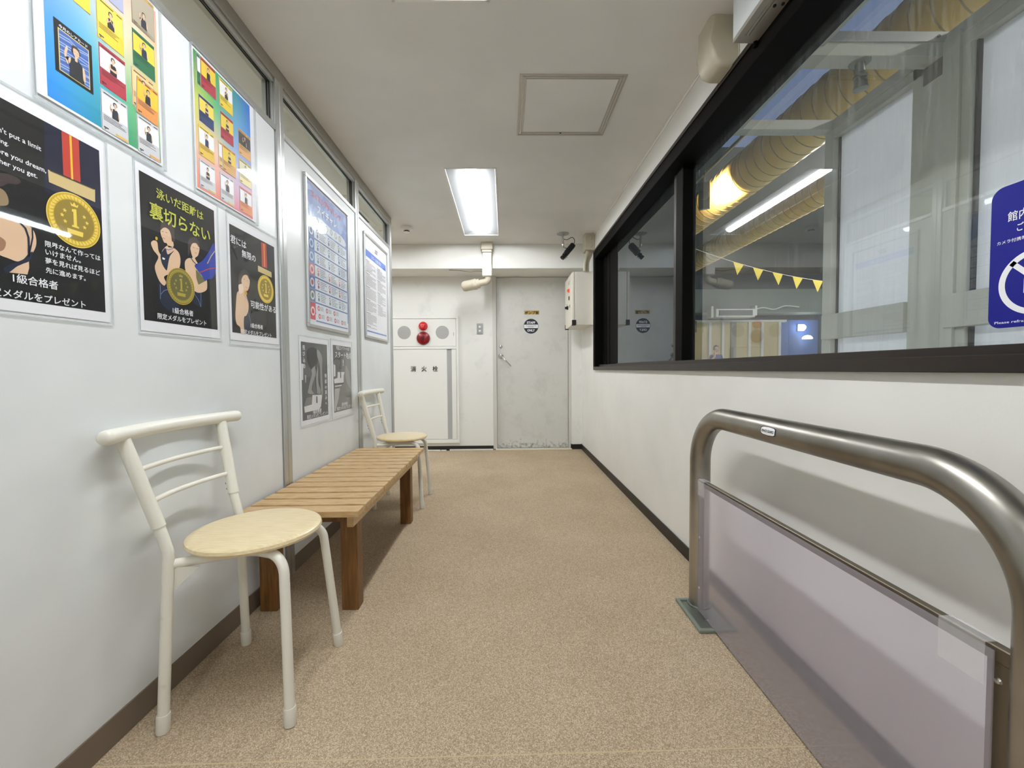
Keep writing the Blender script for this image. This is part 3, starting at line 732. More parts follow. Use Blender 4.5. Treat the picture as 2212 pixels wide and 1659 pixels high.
for c_, x_ in (('消', -0.153), ('火', -0.026), ('栓', 0.104)): lettering(dr, [(c_, x_, 0.948, 0.060, (70, 68, 56), 0, 0.064)], (0, 0, 0.0262), 'raised_character', 0.004, 0.006)
A = Art(); A.rect('g4', 1, hw-0.062, hw-0.055, 1.36, 1.40); A.build('small_mark', t, (0, 0, 0.0245))

# ---- floor cable cover strips under the end wall
t = obj('cable_cover', bx(-0.665, -0.150, YE-0.030, YE-0.011, 0.0005, 0.018, 0.004, 2), mat('white_cable_cover', rgb(224, 222, 214), 0.45)); tag(t, 'long white cable cover strip on the floor left of the door', 'cable cover')
t = obj('cable_cover', bx(-0.98, -0.775, YE-0.034, YE-0.011, 0.0005, 0.014, 0.004, 2), m_cap); tag(t, 'short white cable cover strip behind the far chair leg', 'cable cover')
bm = new_bm(); box(bm, -0.765, -0.700, YE-0.055, YE-0.030, 0.0005, 0.016, 0.005, 2); tube(bm, [(-0.77, YE-0.040, 0.006), (-0.80, YE-0.042, 0.005), (-0.85, YE-0.036, 0.005)], 0.004, 8)
t = obj('plug_tap', bm, m_cap); tag(t, 'small white plug end lying by the black skirting', 'plug')

# ---- shutter rail above the window, and wall duct elbow
t = thing('shutter_rail', 'metal shutter rail box fixed high above the big window', 'shutter rail', (XR, 0, 0))
obj('fascia', bx(-0.094, -0.082, -1.25, 1.508, 2.122, ZC-0.001, 0.001, 1), mat('pale_grey_coat', rgb(196, 200, 202), 0.4), t)
bm = new_bm(); box(bm, -0.094, -0.001, -1.25, 1.508, 2.108, 2.122, 0.001, 1)
box(bm, -0.070, -0.064, -1.25, 1.47, 2.104, 2.109); box(bm, -0.058, -0.054, -1.25, 1.47, 2.104, 2.109)
ur = obj('underside_channel', bm, m_alu_dull, t)
for (x, y) in ((-0.046, 1.352), (-0.024, 1.345)):
    bm = new_bm(); lathe(bm, [(0.005, 2.1045), (0.005, 2.109)], (x, y, 0), n=12); obj('screw', bm, m_gasket, ur)
bm = new_bm(); tube(bm, [(-0.018, 1.50, 2.09), (-0.018, 1.50, 2.12)], 0.007, 10); obj('guide_pin', bm, m_sashblack, t)
t = thing('duct_elbow', 'beige rounded air conditioner duct elbow where ceiling meets right wall', 'duct elbow', (XR, 1.70, 2.13))
bm = new_bm()
prof = [(0.0, 0.0), (-0.060, 0.0), (-0.088, 0.012), (-0.105, 0.04), (-0.108, 0.09), (-0.108, 0.186), (0.0, 0.186)]
prism(bm, prof, 'y', -0.062, 0.062)
r = bmesh.ops.bevel(bm, geom=[e for e in bm.edges if abs(e.verts[0].co.y-e.verts[1].co.y) < 1e-6 and max(abs(v.co.x) for v in e.verts) > 0.001 and min(v.co.z for v in e.verts) < 0.18], offset=0.020, segments=4, profile=0.5, affect='EDGES')
for f in bm.faces: f.smooth = True
obj('cover', bm, m_slim, t, sharp=50)
obj('flange', bx(-0.004, -0.0005, -0.070, 0.070, -0.005, 0.186, 0.001, 1), m_slim, t)

# ================================================================== chairs
def make_chair(label, loc, group):
    t = thing('tube_chair', label, 'chair', loc, group=group)
    # seat disc
    bm = new_bm(); R = 0.180
    lathe(bm, [(0, 0.461), (R-0.020, 0.461), (R-0.006, 0.465), (R, 0.473), (R-0.002, 0.481), (R-0.010, 0.4855), (R-0.022, 0.487), (0, 0.487)], (0.0, 0.0, 0), n=64)
    obj('seat', bm, m_seat, t)
    rt = 0.0135
    for s in (-1, 1):
        # front leg: foot, bend, and on under the seat to the rear leg
        bm = new_bm()
        tube(bm, fillet([(0.172, s*0.166, 0.0), (0.142, s*0.122, 0.447), (0.03, s*0.080, 0.447), (-0.160, s*0.146, 0.436)], [0.055, 0.12], 10), rt, 20)
        lg = obj('leg', bm, m_chair, t)
        bm = new_bm(); d = Vector((-0.030, -s*0.044, 0.447)).normalized()
        tube(bm, [Vector((0.172, s*0.166, 0.0005))+d*k for k in (0.0, 0.004, 0.044, 0.048)], [0.0150, 0.0162, 0.0162, 0.0150], 20); obj('foot_cap', bm, m_cap, lg)
    for s in (-1, 1):
        bm = new_bm()
        tube(bm, fillet([(-0.158, s*0.180, 0.0), (-0.150, s*0.150, 0.470), (-0.166, s*0.153, 0.530), (-0.172, s*0.155, 0.552)], 0.05, 8), rt, 20)
        lg = obj('leg', bm, m_chair, t)
        bm = new_bm(); d = Vector((0.008, -s*0.030, 0.47)).normalized()
        tube(bm, [Vector((-0.158, s*0.180, 0.0005))+d*k for k in (0.0, 0.004, 0.044, 0.048)], [0.0150, 0.0162, 0.0162, 0.0150], 20); obj('foot_cap', bm, m_cap, lg)
        bm = new_bm(); pts = [(-0.138, 0.430), (-0.070, 0.432), (-0.138, 0.370)]
        prism(bm, [(x, z) for x, z in pts], 'y', s*0.146-0.0015, s*0.146+0.0015)
        obj('gusset', bm, m_chair, lg)
    fr = None
    for s in (-1, 1):
        bm = new_bm(); tube(bm, [(-0.170, s*0.1545, 0.545), (-0.2285, s*0.187, 0.790)], 0.0165, 20)
        up = obj('back_post', bm, m_chair, t)
        for z in (0.560, 0.578):
            bm = new_bm(); k = (z-0.545)/0.245; c = Vector((-0.170-0.0585*k-0.013, s*(0.1545+0.0325*k), z)); lathe(bm, [(0.0045, -0.006), (0.0045, 0.0)], c, axis='x', n=12)
            obj('screw', bm, m_gasket, up)
    def bow(z, x, half, depth, r, name, caps=False):
        n = 22; P = []
        for k in range(n+1):
            u = -1+2*k/n; P.append(Vector((x-depth*(1-u*u), u*half, z)))
        rs = [r]*(n+1)
        if caps:
            d0, d1 = (P[0]-P[1]).normalized(), (P[-1]-P[-2]).normalized()
            P = [P[0]+d0*0.014, P[0]+d0*0.012, P[0]+d0*0.007]+P+[P[-1]+d1*0.007, P[-1]+d1*0.012, P[-1]+d1*0.014]
            rs = [r*0.25, r*0.65, r*0.92]+rs+[r*0.92, r*0.65, r*0.25]
        bm = new_bm(); tube(bm, P, rs, 20); return obj(name, bm, m_chair, t, sharp=70)
    bow(0.800, -0.212, 0.246, 0.036, 0.0190, 'back_rail', True)
    bow(0.700, -0.207, 0.174, 0.026, 0.0072, 'back_rung'); bow(0.612, -0.186, 0.163, 0.024, 0.0072, 'back_rung')
    return t
ch = make_chair('nearest cream tube chair with round pale wood seat, in front of the bench', (-0.762, 1.276, 0), 'cream tube chairs along the partition')
c2 = mesh_copy_tree(ch); c2.location = (-0.755, 3.045, 0); c2['label'] = 'farther cream tube chair with round wood seat, behind the far end of the bench'

# ================================================================== bench
BX0, BX1, BY0, BY1, BZ = -1.000, -0.553, 1.548, 2.825, 0.436
t = thing('slatted_bench', 'low slatted wooden bench against the partition between two chairs', 'bench', ((BX0+BX1)/2, (BY0+BY1)/2, 0))
cx, cy = (BX0+BX1)/2, (BY0+BY1)/2; N_ = 15; pitch = (BY1-BY0+0.015)/N_
for k in range(N_):
    y = BY0-cy+k*pitch
    bm = new_bm(); box(bm, BX0-cx, BX1-cx, y, y+pitch-0.015, BZ-0.024, BZ, 0.003, 2)
    o = obj('slat', bm, m_slat, t); o.data.transform(Matrix.Translation((0, 0, 0)))
for x in (BX0-cx+0.030, BX1-cx-0.062):
    obj('apron', bx(x, x+0.026, 1.60-cy, BY1-cy-0.03, BZ-0.080, BZ-0.0245, 0.002, 1), m_slat, t)
for y in (1.672-cy, 2.605-cy):
    obj('cross_rail', bx(BX0-cx+0.04, BX1-cx-0.07, y, y+0.026, BZ-0.085, BZ-0.0245, 0.002, 1), m_leg, t)
for y in (1.652, 2.585):
    for x in (-0.661, -0.985): obj('leg', bx(x-cx, x+0.066-cx, y-cy, y+0.060-cy, 0.0, BZ-0.0245, 0.003, 2), m_leg, t)

# ================================================================== tubular guard
GX, GY0, GY1, GZ, GR = 0.775, 0.568, 1.642, 0.777, 0.038
t = thing('tube_guard', 'brushed steel tube guard rail with a frosted sheet, beside the right wall', 'guard rail', (GX, (GY0+GY1)/2, 0))
gc = (GY0+GY1)/2
bm = new_bm(); tube(bm, fillet([(0, GY1-gc, 0.008), (0, GY1-gc, GZ), (0, GY0-gc, GZ), (0, GY0-gc, 0.008)], 0.190, 20), GR, 40); obj('hoop', bm, m_tube, t)
for yy in (GY1-gc, GY0-gc):
    s = 1
    bp = obj('base_plate', bx(-0.070, 0.055, yy-0.165, yy+0.030, 0.001, 0.008, 0.002, 1), m_steelplate, t)
    bm = new_bm()
    for a, b, c, d in ((-0.080, 0.062, yy-0.178, yy-0.162), (-0.080, 0.062, yy+0.026, yy+0.040), (-0.080, -0.066, yy-0.165, yy+0.03), (0.048, 0.062, yy-0.165, yy+0.03)):
        box(bm, a, b, c, d, 0.001, 0.013, 0.004, 2)
    obj('plate_rim', bm, m_shoe, bp)
    bm = new_bm(); lathe(bm, [(0.045, 0.008), (0.044, 0.012), (0.039, 0.014)], (0, yy, 0), n=36); obj('weld_collar', bm, m_steelplate, bp)
    bm = new_bm(); lathe(bm, [(0.007, 0.008), (0.007, 0.013), (0, 0.016)], (-0.022, yy-0.115, 0), n=14); obj('anchor_bolt', bm, m_chrome, bp)
bz = 0.528
bar = obj('mid_bar', bx(-0.022, -0.006, GY0-gc+0.03, GY1-gc-0.03, bz-0.024, bz, 0.0015, 1), m_bracket, t)
for yy, s in ((GY1-gc, -1), (GY0-gc, 1)):
    a, b = sorted((yy+s*0.030, yy+s*0.062))
    st = obj('side_strip', bx(-0.020, -0.010, a, b, 0.02, bz-0.024, 0.001, 1), m_bracket, t)
    for z in (0.475, 0.30, 0.10):
        bm = new_bm(); lathe(bm, [(0, -0.0235), (0.004, -0.0225), (0.0055, -0.0200)], (0, (a+b)/2, z), axis='x', n=14); obj('screw', bm, m_chrome, st)
pn = obj('frosted_sheet', bx(-0.0275, -0.0245, GY0-gc+0.048, GY1-gc-0.045, 0.012, bz-0.006), m_frost, t)
for ya, yb, zc in ((GY0-gc+0.058, GY0-gc+0.128, 0.068), (GY1-gc-0.095, GY1-gc-0.043, 0.060)):
    bm = new_bm(); box(bm, -0.0290, -0.0280, ya, yb, bz-zc, bz+0.0012); box(bm, -0.0290, -0.004, ya, yb, bz+0.0008, bz+0.0016); obj('tape', bm, m_tape, pn)
# maker's oval on the tube: bent round it
bm = new_bm(); bm2 = []
def on_tube(u, v, lift):       # u along the tube (to the left = +Y), v round it
    a = v/GR; return Vector((-(GR+lift)*math.cos(a), 1.157-gc-u*1.2, GZ+(GR+lift)*math.sin(a)))
def bend(o, a0=0.0):
    for v in o.data.vertices:
        u, w_, h = v.co; p = on_tube(u, w_+a0*GR, h+0.0004); v.co = p
A = Art()
oct_ = [(-0.027, 0.0085), (-0.020, 0.0120), (0, 0.0135), (0.020, 0.0120), (0.027, 0.0085), (0.027, -0.0085), (0.020, -0.0120), (0, -0.0135), (-0.020, -0.0120), (-0.027, -0.0085)]
def strips(A, c, lay, pts, n=9):
    ys = [min(p[1] for p in pts)+(max(p[1] for p in pts)-min(p[1] for p in pts))*k/n for k in range(n+1)]
    for a, b in zip(ys, ys[1:]):
        A.poly(c, lay, clip_poly(pts, -1, 1, a, b))
strips(A, 'black', 1, oct_); strips(A, 'white', 2, [(x*0.93, y*0.86) for x, y in oct_])
o = A.build('maker_label', t); bend(o, 0.10)
l = lettering(o, [('SPACE GUARD', -0.022, -0.0035, 0.044, 'black', 4, 0.0075)], bold=0.03); bend(l, 0.10)

ART={'betray': [('T','泳いだ距離は',.066,.393,.256,'lime'),('T','裏切らない',.04,.33,.286,'lime'),('P','hair',2,1,[(.08,.322),(.088,.334),(.109,.339),(.128,.335),(.131,.316),(.129,.292),(.119,.283),(.11,.309),(.096,.316),(.085,.312),(.078,.302)]),('P','skin',3,1,[(.079,.305),(.092,.315),(.11,.312),(.121,.299),(.124,.285),(.125,.267),(.106,.259),(.1,.269),(.09,.269),(.084,.279),(.079,.289)]),('W','hair',4,.0012,[(.082,.299),(.089,.3)]),('W','hair',4,.0012,[(.096,.301),(.103,.301)]),('W','lip',4,.0015,[(.085,.281),(.093,.281)]),('P','skin',3,1,[(.102,.263),(.125,.263),(.144,.255),(.151,.236),(.147,.211),(.132,.19),(.106,.179),(.085,.166),(.092,.151),(.084,.14),(.068,.15),(.056,.173),(.054,.192),(.067,.218),(.06,.228),(.051,.235),(.043,.252),(.052,.263),(.065,.262),(.068,.24),(.076,.23),(.084,.245)]),('P','suit',4,1,[(.084,.243),(.095,.253),(.102,.237),(.127,.255),(.109,.232),(.098,.193),(.093,.188),(.079,.204),(.075,.226)]),('P','white',5,0,[(.081,.223),(.091,.222),(.089,.217),(.081,.217)]),('P','suit',2,1,[(.066,.146),(.092,.141),(.143,.141),(.141,.089),(.122,.062),(.069,.088)]),('W','blue',5,.0015,[(.089,.251),(.105,.251),(.125,.262)]),('W','lightblue',4,.001,[(.07,.14),(.07,.111),(.069,.098)]),('W','lightblue',4,.001,[(.07,.111),(.083,.125),(.104,.134)]),('P','hair',4,1,[(.077,.3),(.08,.318),(.091,.329),(.111,.331),(.125,.321),(.129,.302),(.131,.285),(.12,.281),(.117,.298),(.11,.312),(.098,.315),(.087,.31)]),('P','hair',4,1,[(.183,.262),(.187,.293),(.201,.315),(.222,.322),(.235,.311),(.233,.296),(.222,.305),(.206,.301),(.196,.287),(.191,.263)]),('P','gold',5,1,[(.059,.276),(.066,.276),(.065,.268),(.059,.268)]),('P','hair',2,1,[(.186,.299),(.2,.317),(.222,.324),(.234,.313),(.232,.298),(.207,.303),(.194,.287),(.19,.264),(.183,.255)]),('P','skin',3,1,[(.194,.29),(.207,.304),(.229,.308),(.235,.291),(.227,.267),(.214,.256),(.219,.247),(.228,.238),(.243,.219),(.262,.198),(.266,.183),(.261,.16),(.229,.145),(.204,.149),(.186,.174),(.171,.203),(.169,.23),(.182,.246),(.202,.253),(.198,.266)]),('W','hair',4,.0012,[(.206,.288),(.213,.288)]),('W','hair',4,.0012,[(.222,.289),(.229,.289)]),('W','lip',4,.0015,[(.214,.273),(.221,.273)]),('P','blue',4,1,[(.211,.232),(.244,.253),(.277,.292),(.304,.33),(.312,.294),(.311,.239),(.295,.209),(.268,.197),(.252,.188),(.242,.204),(.222,.218)]),('W','red',5,.003,[(.235,.214),(.275,.235),(.308,.246)]),('W','gold_pale',5,.003,[(.27,.252),(.288,.28),(.308,.304)]),('P','olive',5,0,[(.215,.218),(.232,.21),(.256,.189),(.225,.171),(.216,.191)]),('P','suit',2,1,[(.199,.148),(.237,.146),(.237,.1),(.198,.108),(.17,.122)]),('W','suit',5,.003,[(.19,.255),(.204,.243),(.223,.233)]),('W','lightblue',4,.001,[(.204,.138),(.223,.12),(.232,.099),(.235,.146)]),('O','gold_dim',5,.1495,.15,.0565),('T','1級合格者',.112,.064,.196,'white'),('T','限定メダルをプレゼント',.055,.04,.254,'white')]
,
 'dive': [('P','g1',1,0,[(.04,.313),(.125,.292),(.123,.244),(.062,.242),(.039,.23)]),('P','g1',1,0,[(.124,.391),(.313,.432),(.315,.321),(.257,.286),(.245,.347)]),('P','g5',2,0,[(.015,.315),(.037,.312),(.033,.232),(.012,.232)]),('P','g4',2,0,[(.05,.256),(.066,.254),(.061,.217),(.054,.217)]),('P','g0',3,1,[(.075,.361),(.086,.386),(.135,.401),(.184,.394),(.208,.366),(.203,.332),(.179,.305),(.132,.284),(.108,.295),(.083,.323)]),('P','g3',4,1,[(.195,.39),(.228,.38),(.257,.347),(.251,.293),(.25,.231),(.254,.149),(.231,.151),(.227,.229),(.224,.306),(.196,.355)]),('P','g3',4,1,[(.125,.284),(.176,.305),(.189,.279),(.158,.24),(.127,.199),(.123,.176),(.143,.156),(.101,.158),(.078,.166),(.086,.185),(.105,.222),(.127,.26)]),('P','g3',4,1,[(.169,.309),(.2,.289),(.198,.239),(.203,.206),(.224,.175),(.242,.153),(.189,.153),(.18,.177),(.175,.223),(.174,.273)]),('P','g5',3,0,[(.128,.15),(.246,.145),(.241,.126),(.227,.08),(.207,.068),(.04,.066),(.035,.097),(.119,.101)]),('P','g2',2,0,[(.063,.139),(.124,.141),(.119,.101),(.035,.099)]),('T','1',.171,.105,.187,'g0'),('P','g1',2,0,[(.017,.231),(.036,.23),(.037,.122),(.017,.12)]),('V','飛び込め',.043,.412,.289,'white'),('V','特級の高みへ',.292,.267,.082,'white'),('T','1級合格者',.128,.052,.229,'white'),('T','限定メダルをプレゼント',.061,.019,.307,'white')]
,
 'infinite': [('T','君には',.013,.363,.108,'white'),('T','無限の',.079,.327,.169,'white'),('P','navy',1,0,[(.257,.421),(.306,.42),(.308,.363),(.256,.356)]),('P','red',2,0,[(.213,.42),(.251,.423),(.253,.321),(.214,.32)]),('P','yellow',3,0,[(.23,.42),(.235,.42),(.236,.322),(.232,.322)]),('P','gold_pale',3,0,[(.185,.317),(.284,.312),(.286,.289),(.185,.293)]),('O','gold',4,.2375,.229,.0585),('P','hair',2,1,[(.057,.223),(.057,.242),(.069,.264),(.091,.279),(.117,.275),(.126,.26),(.124,.25),(.106,.262),(.082,.257),(.071,.235),(.067,.219)]),('P','skin',3,1,[(.071,.242),(.087,.258),(.111,.264),(.125,.247),(.125,.227),(.113,.202),(.097,.194),(.104,.174),(.114,.152),(.112,.123),(.098,.101),(.084,.093),(.08,.06),(.084,.029),(.061,.029),(.057,.051),(.037,.062),(.031,.089),(.036,.134),(.043,.176),(.056,.191),(.056,.212),(.075,.217)]),('W','hair',4,.0012,[(.086,.24),(.095,.241)]),('W','hair',4,.0012,[(.107,.24),(.115,.239)]),('W','lip',4,.0015,[(.097,.212),(.108,.211)]),('P','hair',4,1,[(.056,.216),(.058,.242),(.071,.263),(.092,.277),(.118,.274),(.127,.259),(.123,.246),(.111,.26),(.09,.256),(.076,.24),(.069,.219)]),('P','skin_pale',4,1,[(.056,.212),(.077,.219),(.084,.203),(.078,.186),(.06,.179),(.055,.194)]),('O','gold',5,.0975,.1885,.0085),('P','suit',2,1,[(.11,.136),(.125,.101),(.13,.049),(.085,.034),(.084,.083),(.1,.098)]),('W','blue',4,.0015,[(.086,.18),(.104,.167),(.111,.152)]),('W','lightblue',4,.001,[(.112,.113),(.121,.087),(.128,.065)]),('T','可能性がある',.126,.139,.309,'white'),('T','1級合格者',.122,.058,.206,'white'),('T','限定メダルをプレゼント',.061,.029,.269,'white')]
,
 'limit': [('P','navy',1,0,[(.165,.428),(.292,.427),(.287,.274),(.158,.271)]),('P','red',2,0,[(.2,.427),(.239,.427),(.239,.327),(.2,.327)]),('P','yellow',3,0,[(.217,.427),(.222,.427),(.222,.326),(.217,.326)]),('P','gold_pale',3,0,[(.167,.324),(.274,.325),(.273,.294),(.168,.297)]),('W','black',4,.0012,[(.171,.323),(.271,.324)]),('O','gold',4,.221,.2305,.062),('P','hair',2,1,[(.069,.268),(.089,.279),(.107,.279),(.113,.273),(.106,.265),(.091,.26),(.08,.25),(.068,.245)]),('P','skin_dark',2,1,[(.063,.24),(.081,.243),(.089,.23),(.086,.214),(.062,.209)]),('P','skin',3,1,[(.061,.181),(.09,.189),(.111,.192),(.128,.184),(.136,.169),(.136,.147),(.125,.124),(.105,.106),(.087,.106),(.058,.119)]),('P','skin_shade',4,1,[(.059,.147),(.074,.145),(.081,.137),(.075,.12),(.058,.116)]),('P','skin',3,0,[(.084,.078),(.099,.094),(.121,.11),(.121,.096),(.117,.081)]),('P','suit',4,1,[(.076,.086),(.094,.1),(.11,.111),(.121,.126),(.129,.132),(.122,.111),(.102,.097),(.083,.077),(.076,.077)]),('W','suit',5,.004,[(.07,.187),(.09,.191),(.105,.189),(.117,.178),(.122,.161),(.122,.143),(.121,.121)]),('W','suit',5,.003,[(.121,.121),(.126,.144),(.13,.163),(.13,.182)]),('T',"You can't put a limit",.034,.357,.154,'white'),('T','on anything.',.034,.336,.093,'white'),('T','The more you dream,',.033,.314,.162,'white'),('T','the farther you get.',.032,.294,.144,'white'),('T','限界なんて作っては',.153,.152,.279,'white'),('T','いけません。',.153,.134,.23,'white'),('T','夢を見れば見るほど',.152,.115,.277,'white'),('T','先に進めます。',.152,.094,.24,'white'),('T','1級合格者',.089,.061,.176,'white'),('T','限定メダルをプレゼント',.032,.028,.237,'white')]
,
 'start': [('P','g2',1,0,[(.162,.347),(.32,.383),(.325,.188),(.322,.03),(.051,.025),(.116,.196)]),('P','g3',2,1,[(.22,.309),(.27,.27),(.298,.189),(.318,.148),(.245,.191),(.207,.251)]),('W','g0',3,.004,[(.125,.357),(.137,.324),(.112,.293),(.15,.29),(.137,.324)]),('P','g5',3,0,[(.031,.317),(.057,.308),(.055,.244),(.031,.242)]),('P','g5',3,0,[(.089,.269),(.198,.268),(.182,.247),(.179,.205),(.164,.202),(.038,.202),(.032,.226),(.085,.234)]),('T','1',.125,.233,.144,'g0'),('P','g0',4,0,[(.035,.198),(.179,.201),(.179,.195),(.035,.191)]),('P','g5',4,0,[(.042,.187),(.144,.189),(.144,.183),(.046,.18)]),('P','g4',2,0,[(.041,.169),(.119,.171),(.102,.121),(.047,.033),(.026,.039)]),('T','特級スイマーへの',.072,.405,.28,'white'),('T','スタート地点',.053,.357,.308,'white'),('T','！',.17,.309,.195,'white'),('T','1級合格者',.137,.06,.232,'white'),('T','限定メダルをプレゼント',.064,.026,.316,'white')]}
# ================================================================== posters on the partition
PX = XL+0.0012
def medal(A, x, y, r, lay=4, dim=False):
    A.disc('gold_dim' if dim else 'gold', lay, x, y, r, 56)
    A.ring('gold_hi' if not dim else 'gold', lay+1, x, y, r*0.97, r, 48)
    A.disc((150, 128, 40) if not dim else (104, 98, 44), lay+1, x, y, r*0.74, 48)
    c = 'gold_hi' if not dim else (170, 156, 60)
    for k in range(40):     # laurel
        a = 2*math.pi*k/40; b = a+0.10
        A.poly(c, lay+2, [(x+r*0.76*math.cos(a), y+r*0.76*math.sin(a)), (x+r*0.92*math.cos(a+0.02), y+r*0.92*math.sin(a+0.02)), (x+r*0.90*math.cos(b+0.06), y+r*0.90*math.sin(b+0.06)), (x+r*0.78*math.cos(b), y+r*0.78*math.sin(b))])
    A.poly(c, lay+2, [(x-0.10*r, y+0.40*r), (x-0.10*r, y+0.30*r), (x-0.05*r, y+0.32*r), (x-0.05*r, y-0.18*r), (x-0.12*r, y-0.20*r), (x-0.12*r, y-0.26*r), (x+0.14*r, y-0.26*r), (x+0.14*r, y-0.20*r), (x+0.07*r, y-0.18*r), (x+0.07*r, y+0.44*r), (x+0.02*r, y+0.44*r)])
    A.poly(c, lay+2, [(x-0.30*r, y-0.36*r), (x+0.30*r, y-0.36*r), (x+0.28*r, y-0.54*r), (x-0.28*r, y-0.54*r)])
    A.poly(c, lay+2, [(x-0.16*r, y+0.66*r), (x-0.12*r, y+0.52*r), (x+0.12*r, y+0.52*r), (x+0.16*r, y+0.66*r), (x+0.07*r, y+0.58*r), (x, y+0.69*r), (x-0.07*r, y+0.58*r)])
    for s in (-1, 1):
        for (dx, dy) in ((0.36, 0.26), (0.46, 0.06), (0.36, -0.14)):
            pts = []
            for k in range(10):
                rr = (0.085 if k % 2 == 0 else 0.038)*r; a = math.pi/2+math.pi*k/5
                pts.append((x+s*dx*r+rr*math.cos(a), y+dy*r+rr*math.sin(a)))
            A.poly(c, lay+2, pts)
def poster(label, y0, z0, w, h, art, ax0, ax1, az0, az1, bg, key=None, case=(0.010, 0.010), casemat=None, group='laminated posters on the partition', tilt=0, bold=0.012, casehang=0.0):
    t = thing('poster', label, 'poster', (PX, y0, z0), FL_, group)
    obj('paper', bx(0, w, 0, h, 0.0, 0.0006), m_paper, t)
    A = Art(); A.rect(bg, 0, ax0, ax1, az0, az1); A.clip = (ax0, ax1, az0, az1)
    rows = []
    for it in ART.get(key, []):
        if it[0] == 'P': A.poly(it[1], it[2], it[4], it[3])
        elif it[0] == 'W': A.line(it[1], it[2], it[3], it[4])
        elif it[0] == 'O':
            if it[5] > 0.02: medal(A, it[3], it[4], it[5], it[2], it[1] == 'gold_dim')
            else: A.disc(it[1], it[2], it[3], it[4], it[5])
        elif it[0] == 'T':
            lift = 0.012 if key in ('dive', 'start') and 'メ' in it[1] else 0.0
            if it[1] in ('1', '！'): rows.append((it[1], it[2], it[3], 0.011, it[5], 9, 0.036))
            else: rows.append((it[1], it[2], it[3]+lift, it[4]-it[2], it[5], 9))
        elif it[0] == 'V':
            n = len(it[1]); st = (it[3]-it[4])/n
            for k, chh in enumerate(it[1]): rows.append((chh, it[2]-st*0.40, it[3]-st*(k+0.92), st*0.80, it[5], 9, st*0.80 if chh not in 'への' else st*0.5))
    A.build('print', t, (0, 0, 0.0008))
    for row in rows: lettering(t, [row], (0, 0, 0.0008), 'text_line' if len(row[0]) > 1 else 'character', bold=bold)
    c0, c1 = case
    bm = new_bm(); box(bm, -c0, w+c0, -c1-casehang, h+c1, 0.0034, 0.0040)
    sl = obj('clear_case', bm, casemat or m_case, t)
    bm = new_bm()
    for a, b, c, d in ((-c0-.0012, w+c0+.0012, -c1-casehang-.0012, -c1-casehang), (-c0-.0012, w+c0+.0012, h+c1, h+c1+.0012), (-c0-.0012, -c0, -c1-casehang, h+c1), (w+c0, w+c0+.0012, -c1-casehang, h+c1)):
        box(bm, a, b, c, d, 0.0, 0.0042)
    obj('case_edge', bm, m_edge, sl)
    return t
def offset_art():   # posters were measured from these corners
    pass
poster('black poster with gold medal and English slogan, nearest the camera', 0.795, 1.088, 0.301, 0.455, None, 0.012, 0.289, 0.024, 0.428, 'black', 'limit', case=(0.006, 0.006))
poster('black poster of two swimmers standing back to back under yellow-green lettering', 1.186, 1.077, 0.322, 0.466, None, 0.012, 0.312, 0.030, 0.445, 'black', 'betray', case=(0.006, 0.006))
poster('black poster of a single swimmer beside a ribboned medal, at the first post', 1.566, 1.078, 0.330, 0.455, None, 0.012, 0.312, 0.028, 0.428, 'black', 'infinite', case=(0.005, 0.016), casemat=m_film)
poster('grey photo poster of a diver standing on a starting block', 2.080, 0.683, 0.336, 0.450, None, 0.018, 0.322, 0.026, 0.424, (72, 74, 76), 'dive', case=(0.005, 0.005))
poster('grey photo poster of an empty starting block with large white lettering', 2.457, 0.683, 0.322, 0.455, None, 0.026, 0.314, 0.028, 0.430, (88, 88, 86), 'start', case=(0.005, 0.008))

# ---- rainbow boards that carry the trading cards
def patch_print(name, w, h, x0, y0, grid):
    """printed colour blend: a fine sheet whose own ink colours run between a few sample points"""
    nx, ny = 30, 42; R, Cc = len(grid), len(grid[0]); vs = []; fs = []; cols = []
    for j in range(ny+1):
        for i in range(nx+1):
            u, v = i/nx, j/ny; vs.append((x0+w*u, y0+h*v, 0.0008))
            u2 = u+0.05*math.sin(9*v+4*u); v2 = v+0.04*math.sin(11*u+3*v)
            a = min(max(u2, 0), 0.9999)*(Cc-1); b = min(max(v2, 0), 0.9999)*(R-1); ia, ib = int(a), int(b); fa, fb = a-ia, b-ib
            c = [0, 0, 0]
            for (di, dj, wt) in ((0, 0, (1-fa)*(1-fb)), (1, 0, fa*(1-fb)), (0, 1, (1-fa)*fb), (1, 1, fa*fb)):
                for k in range(3): c[k] += s2l(grid[ib+dj][ia+di][k])*wt
            cols.append((c[0], c[1], c[2], 1))
    for j in range(ny):
        for i in range(nx): p = j*(nx+1)+i; fs.append((p, p+1, p+nx+2, p+nx+1))
    me = bpy.data.meshes.new(name); me.from_pydata(vs, [], fs); at = me.color_attributes.new('ink', 'FLOAT_COLOR', 'POINT')
    for k, c in enumerate(cols): at.data[k].color = c
    m = mat('blended_print', (1, 1, 1, 1), 0.4, spec=0.4)
    if not m.node_tree.nodes.get('inkattr'):
        a = m.node_tree.nodes.new('ShaderNodeAttribute'); a.name = 'inkattr'; a.attribute_name = 'ink'
        m.node_tree.links.new(a.outputs['Color'], m.node_tree.nodes['Principled BSDF'].inputs['Base Color'])
    me.materials.append(m); return me
mA = [[(16, 134, 232), (24, 146, 196), (36, 152, 110), (30, 140, 80)], [(28, 146, 240), (80, 180, 200), (110, 190, 130), (190, 204, 120)],
      [(100, 156, 228), (160, 196, 214), (226, 216, 186), (238, 200, 140)], [(120, 156, 226), (196, 176, 216), (226, 176, 166), (224, 160, 130)]]
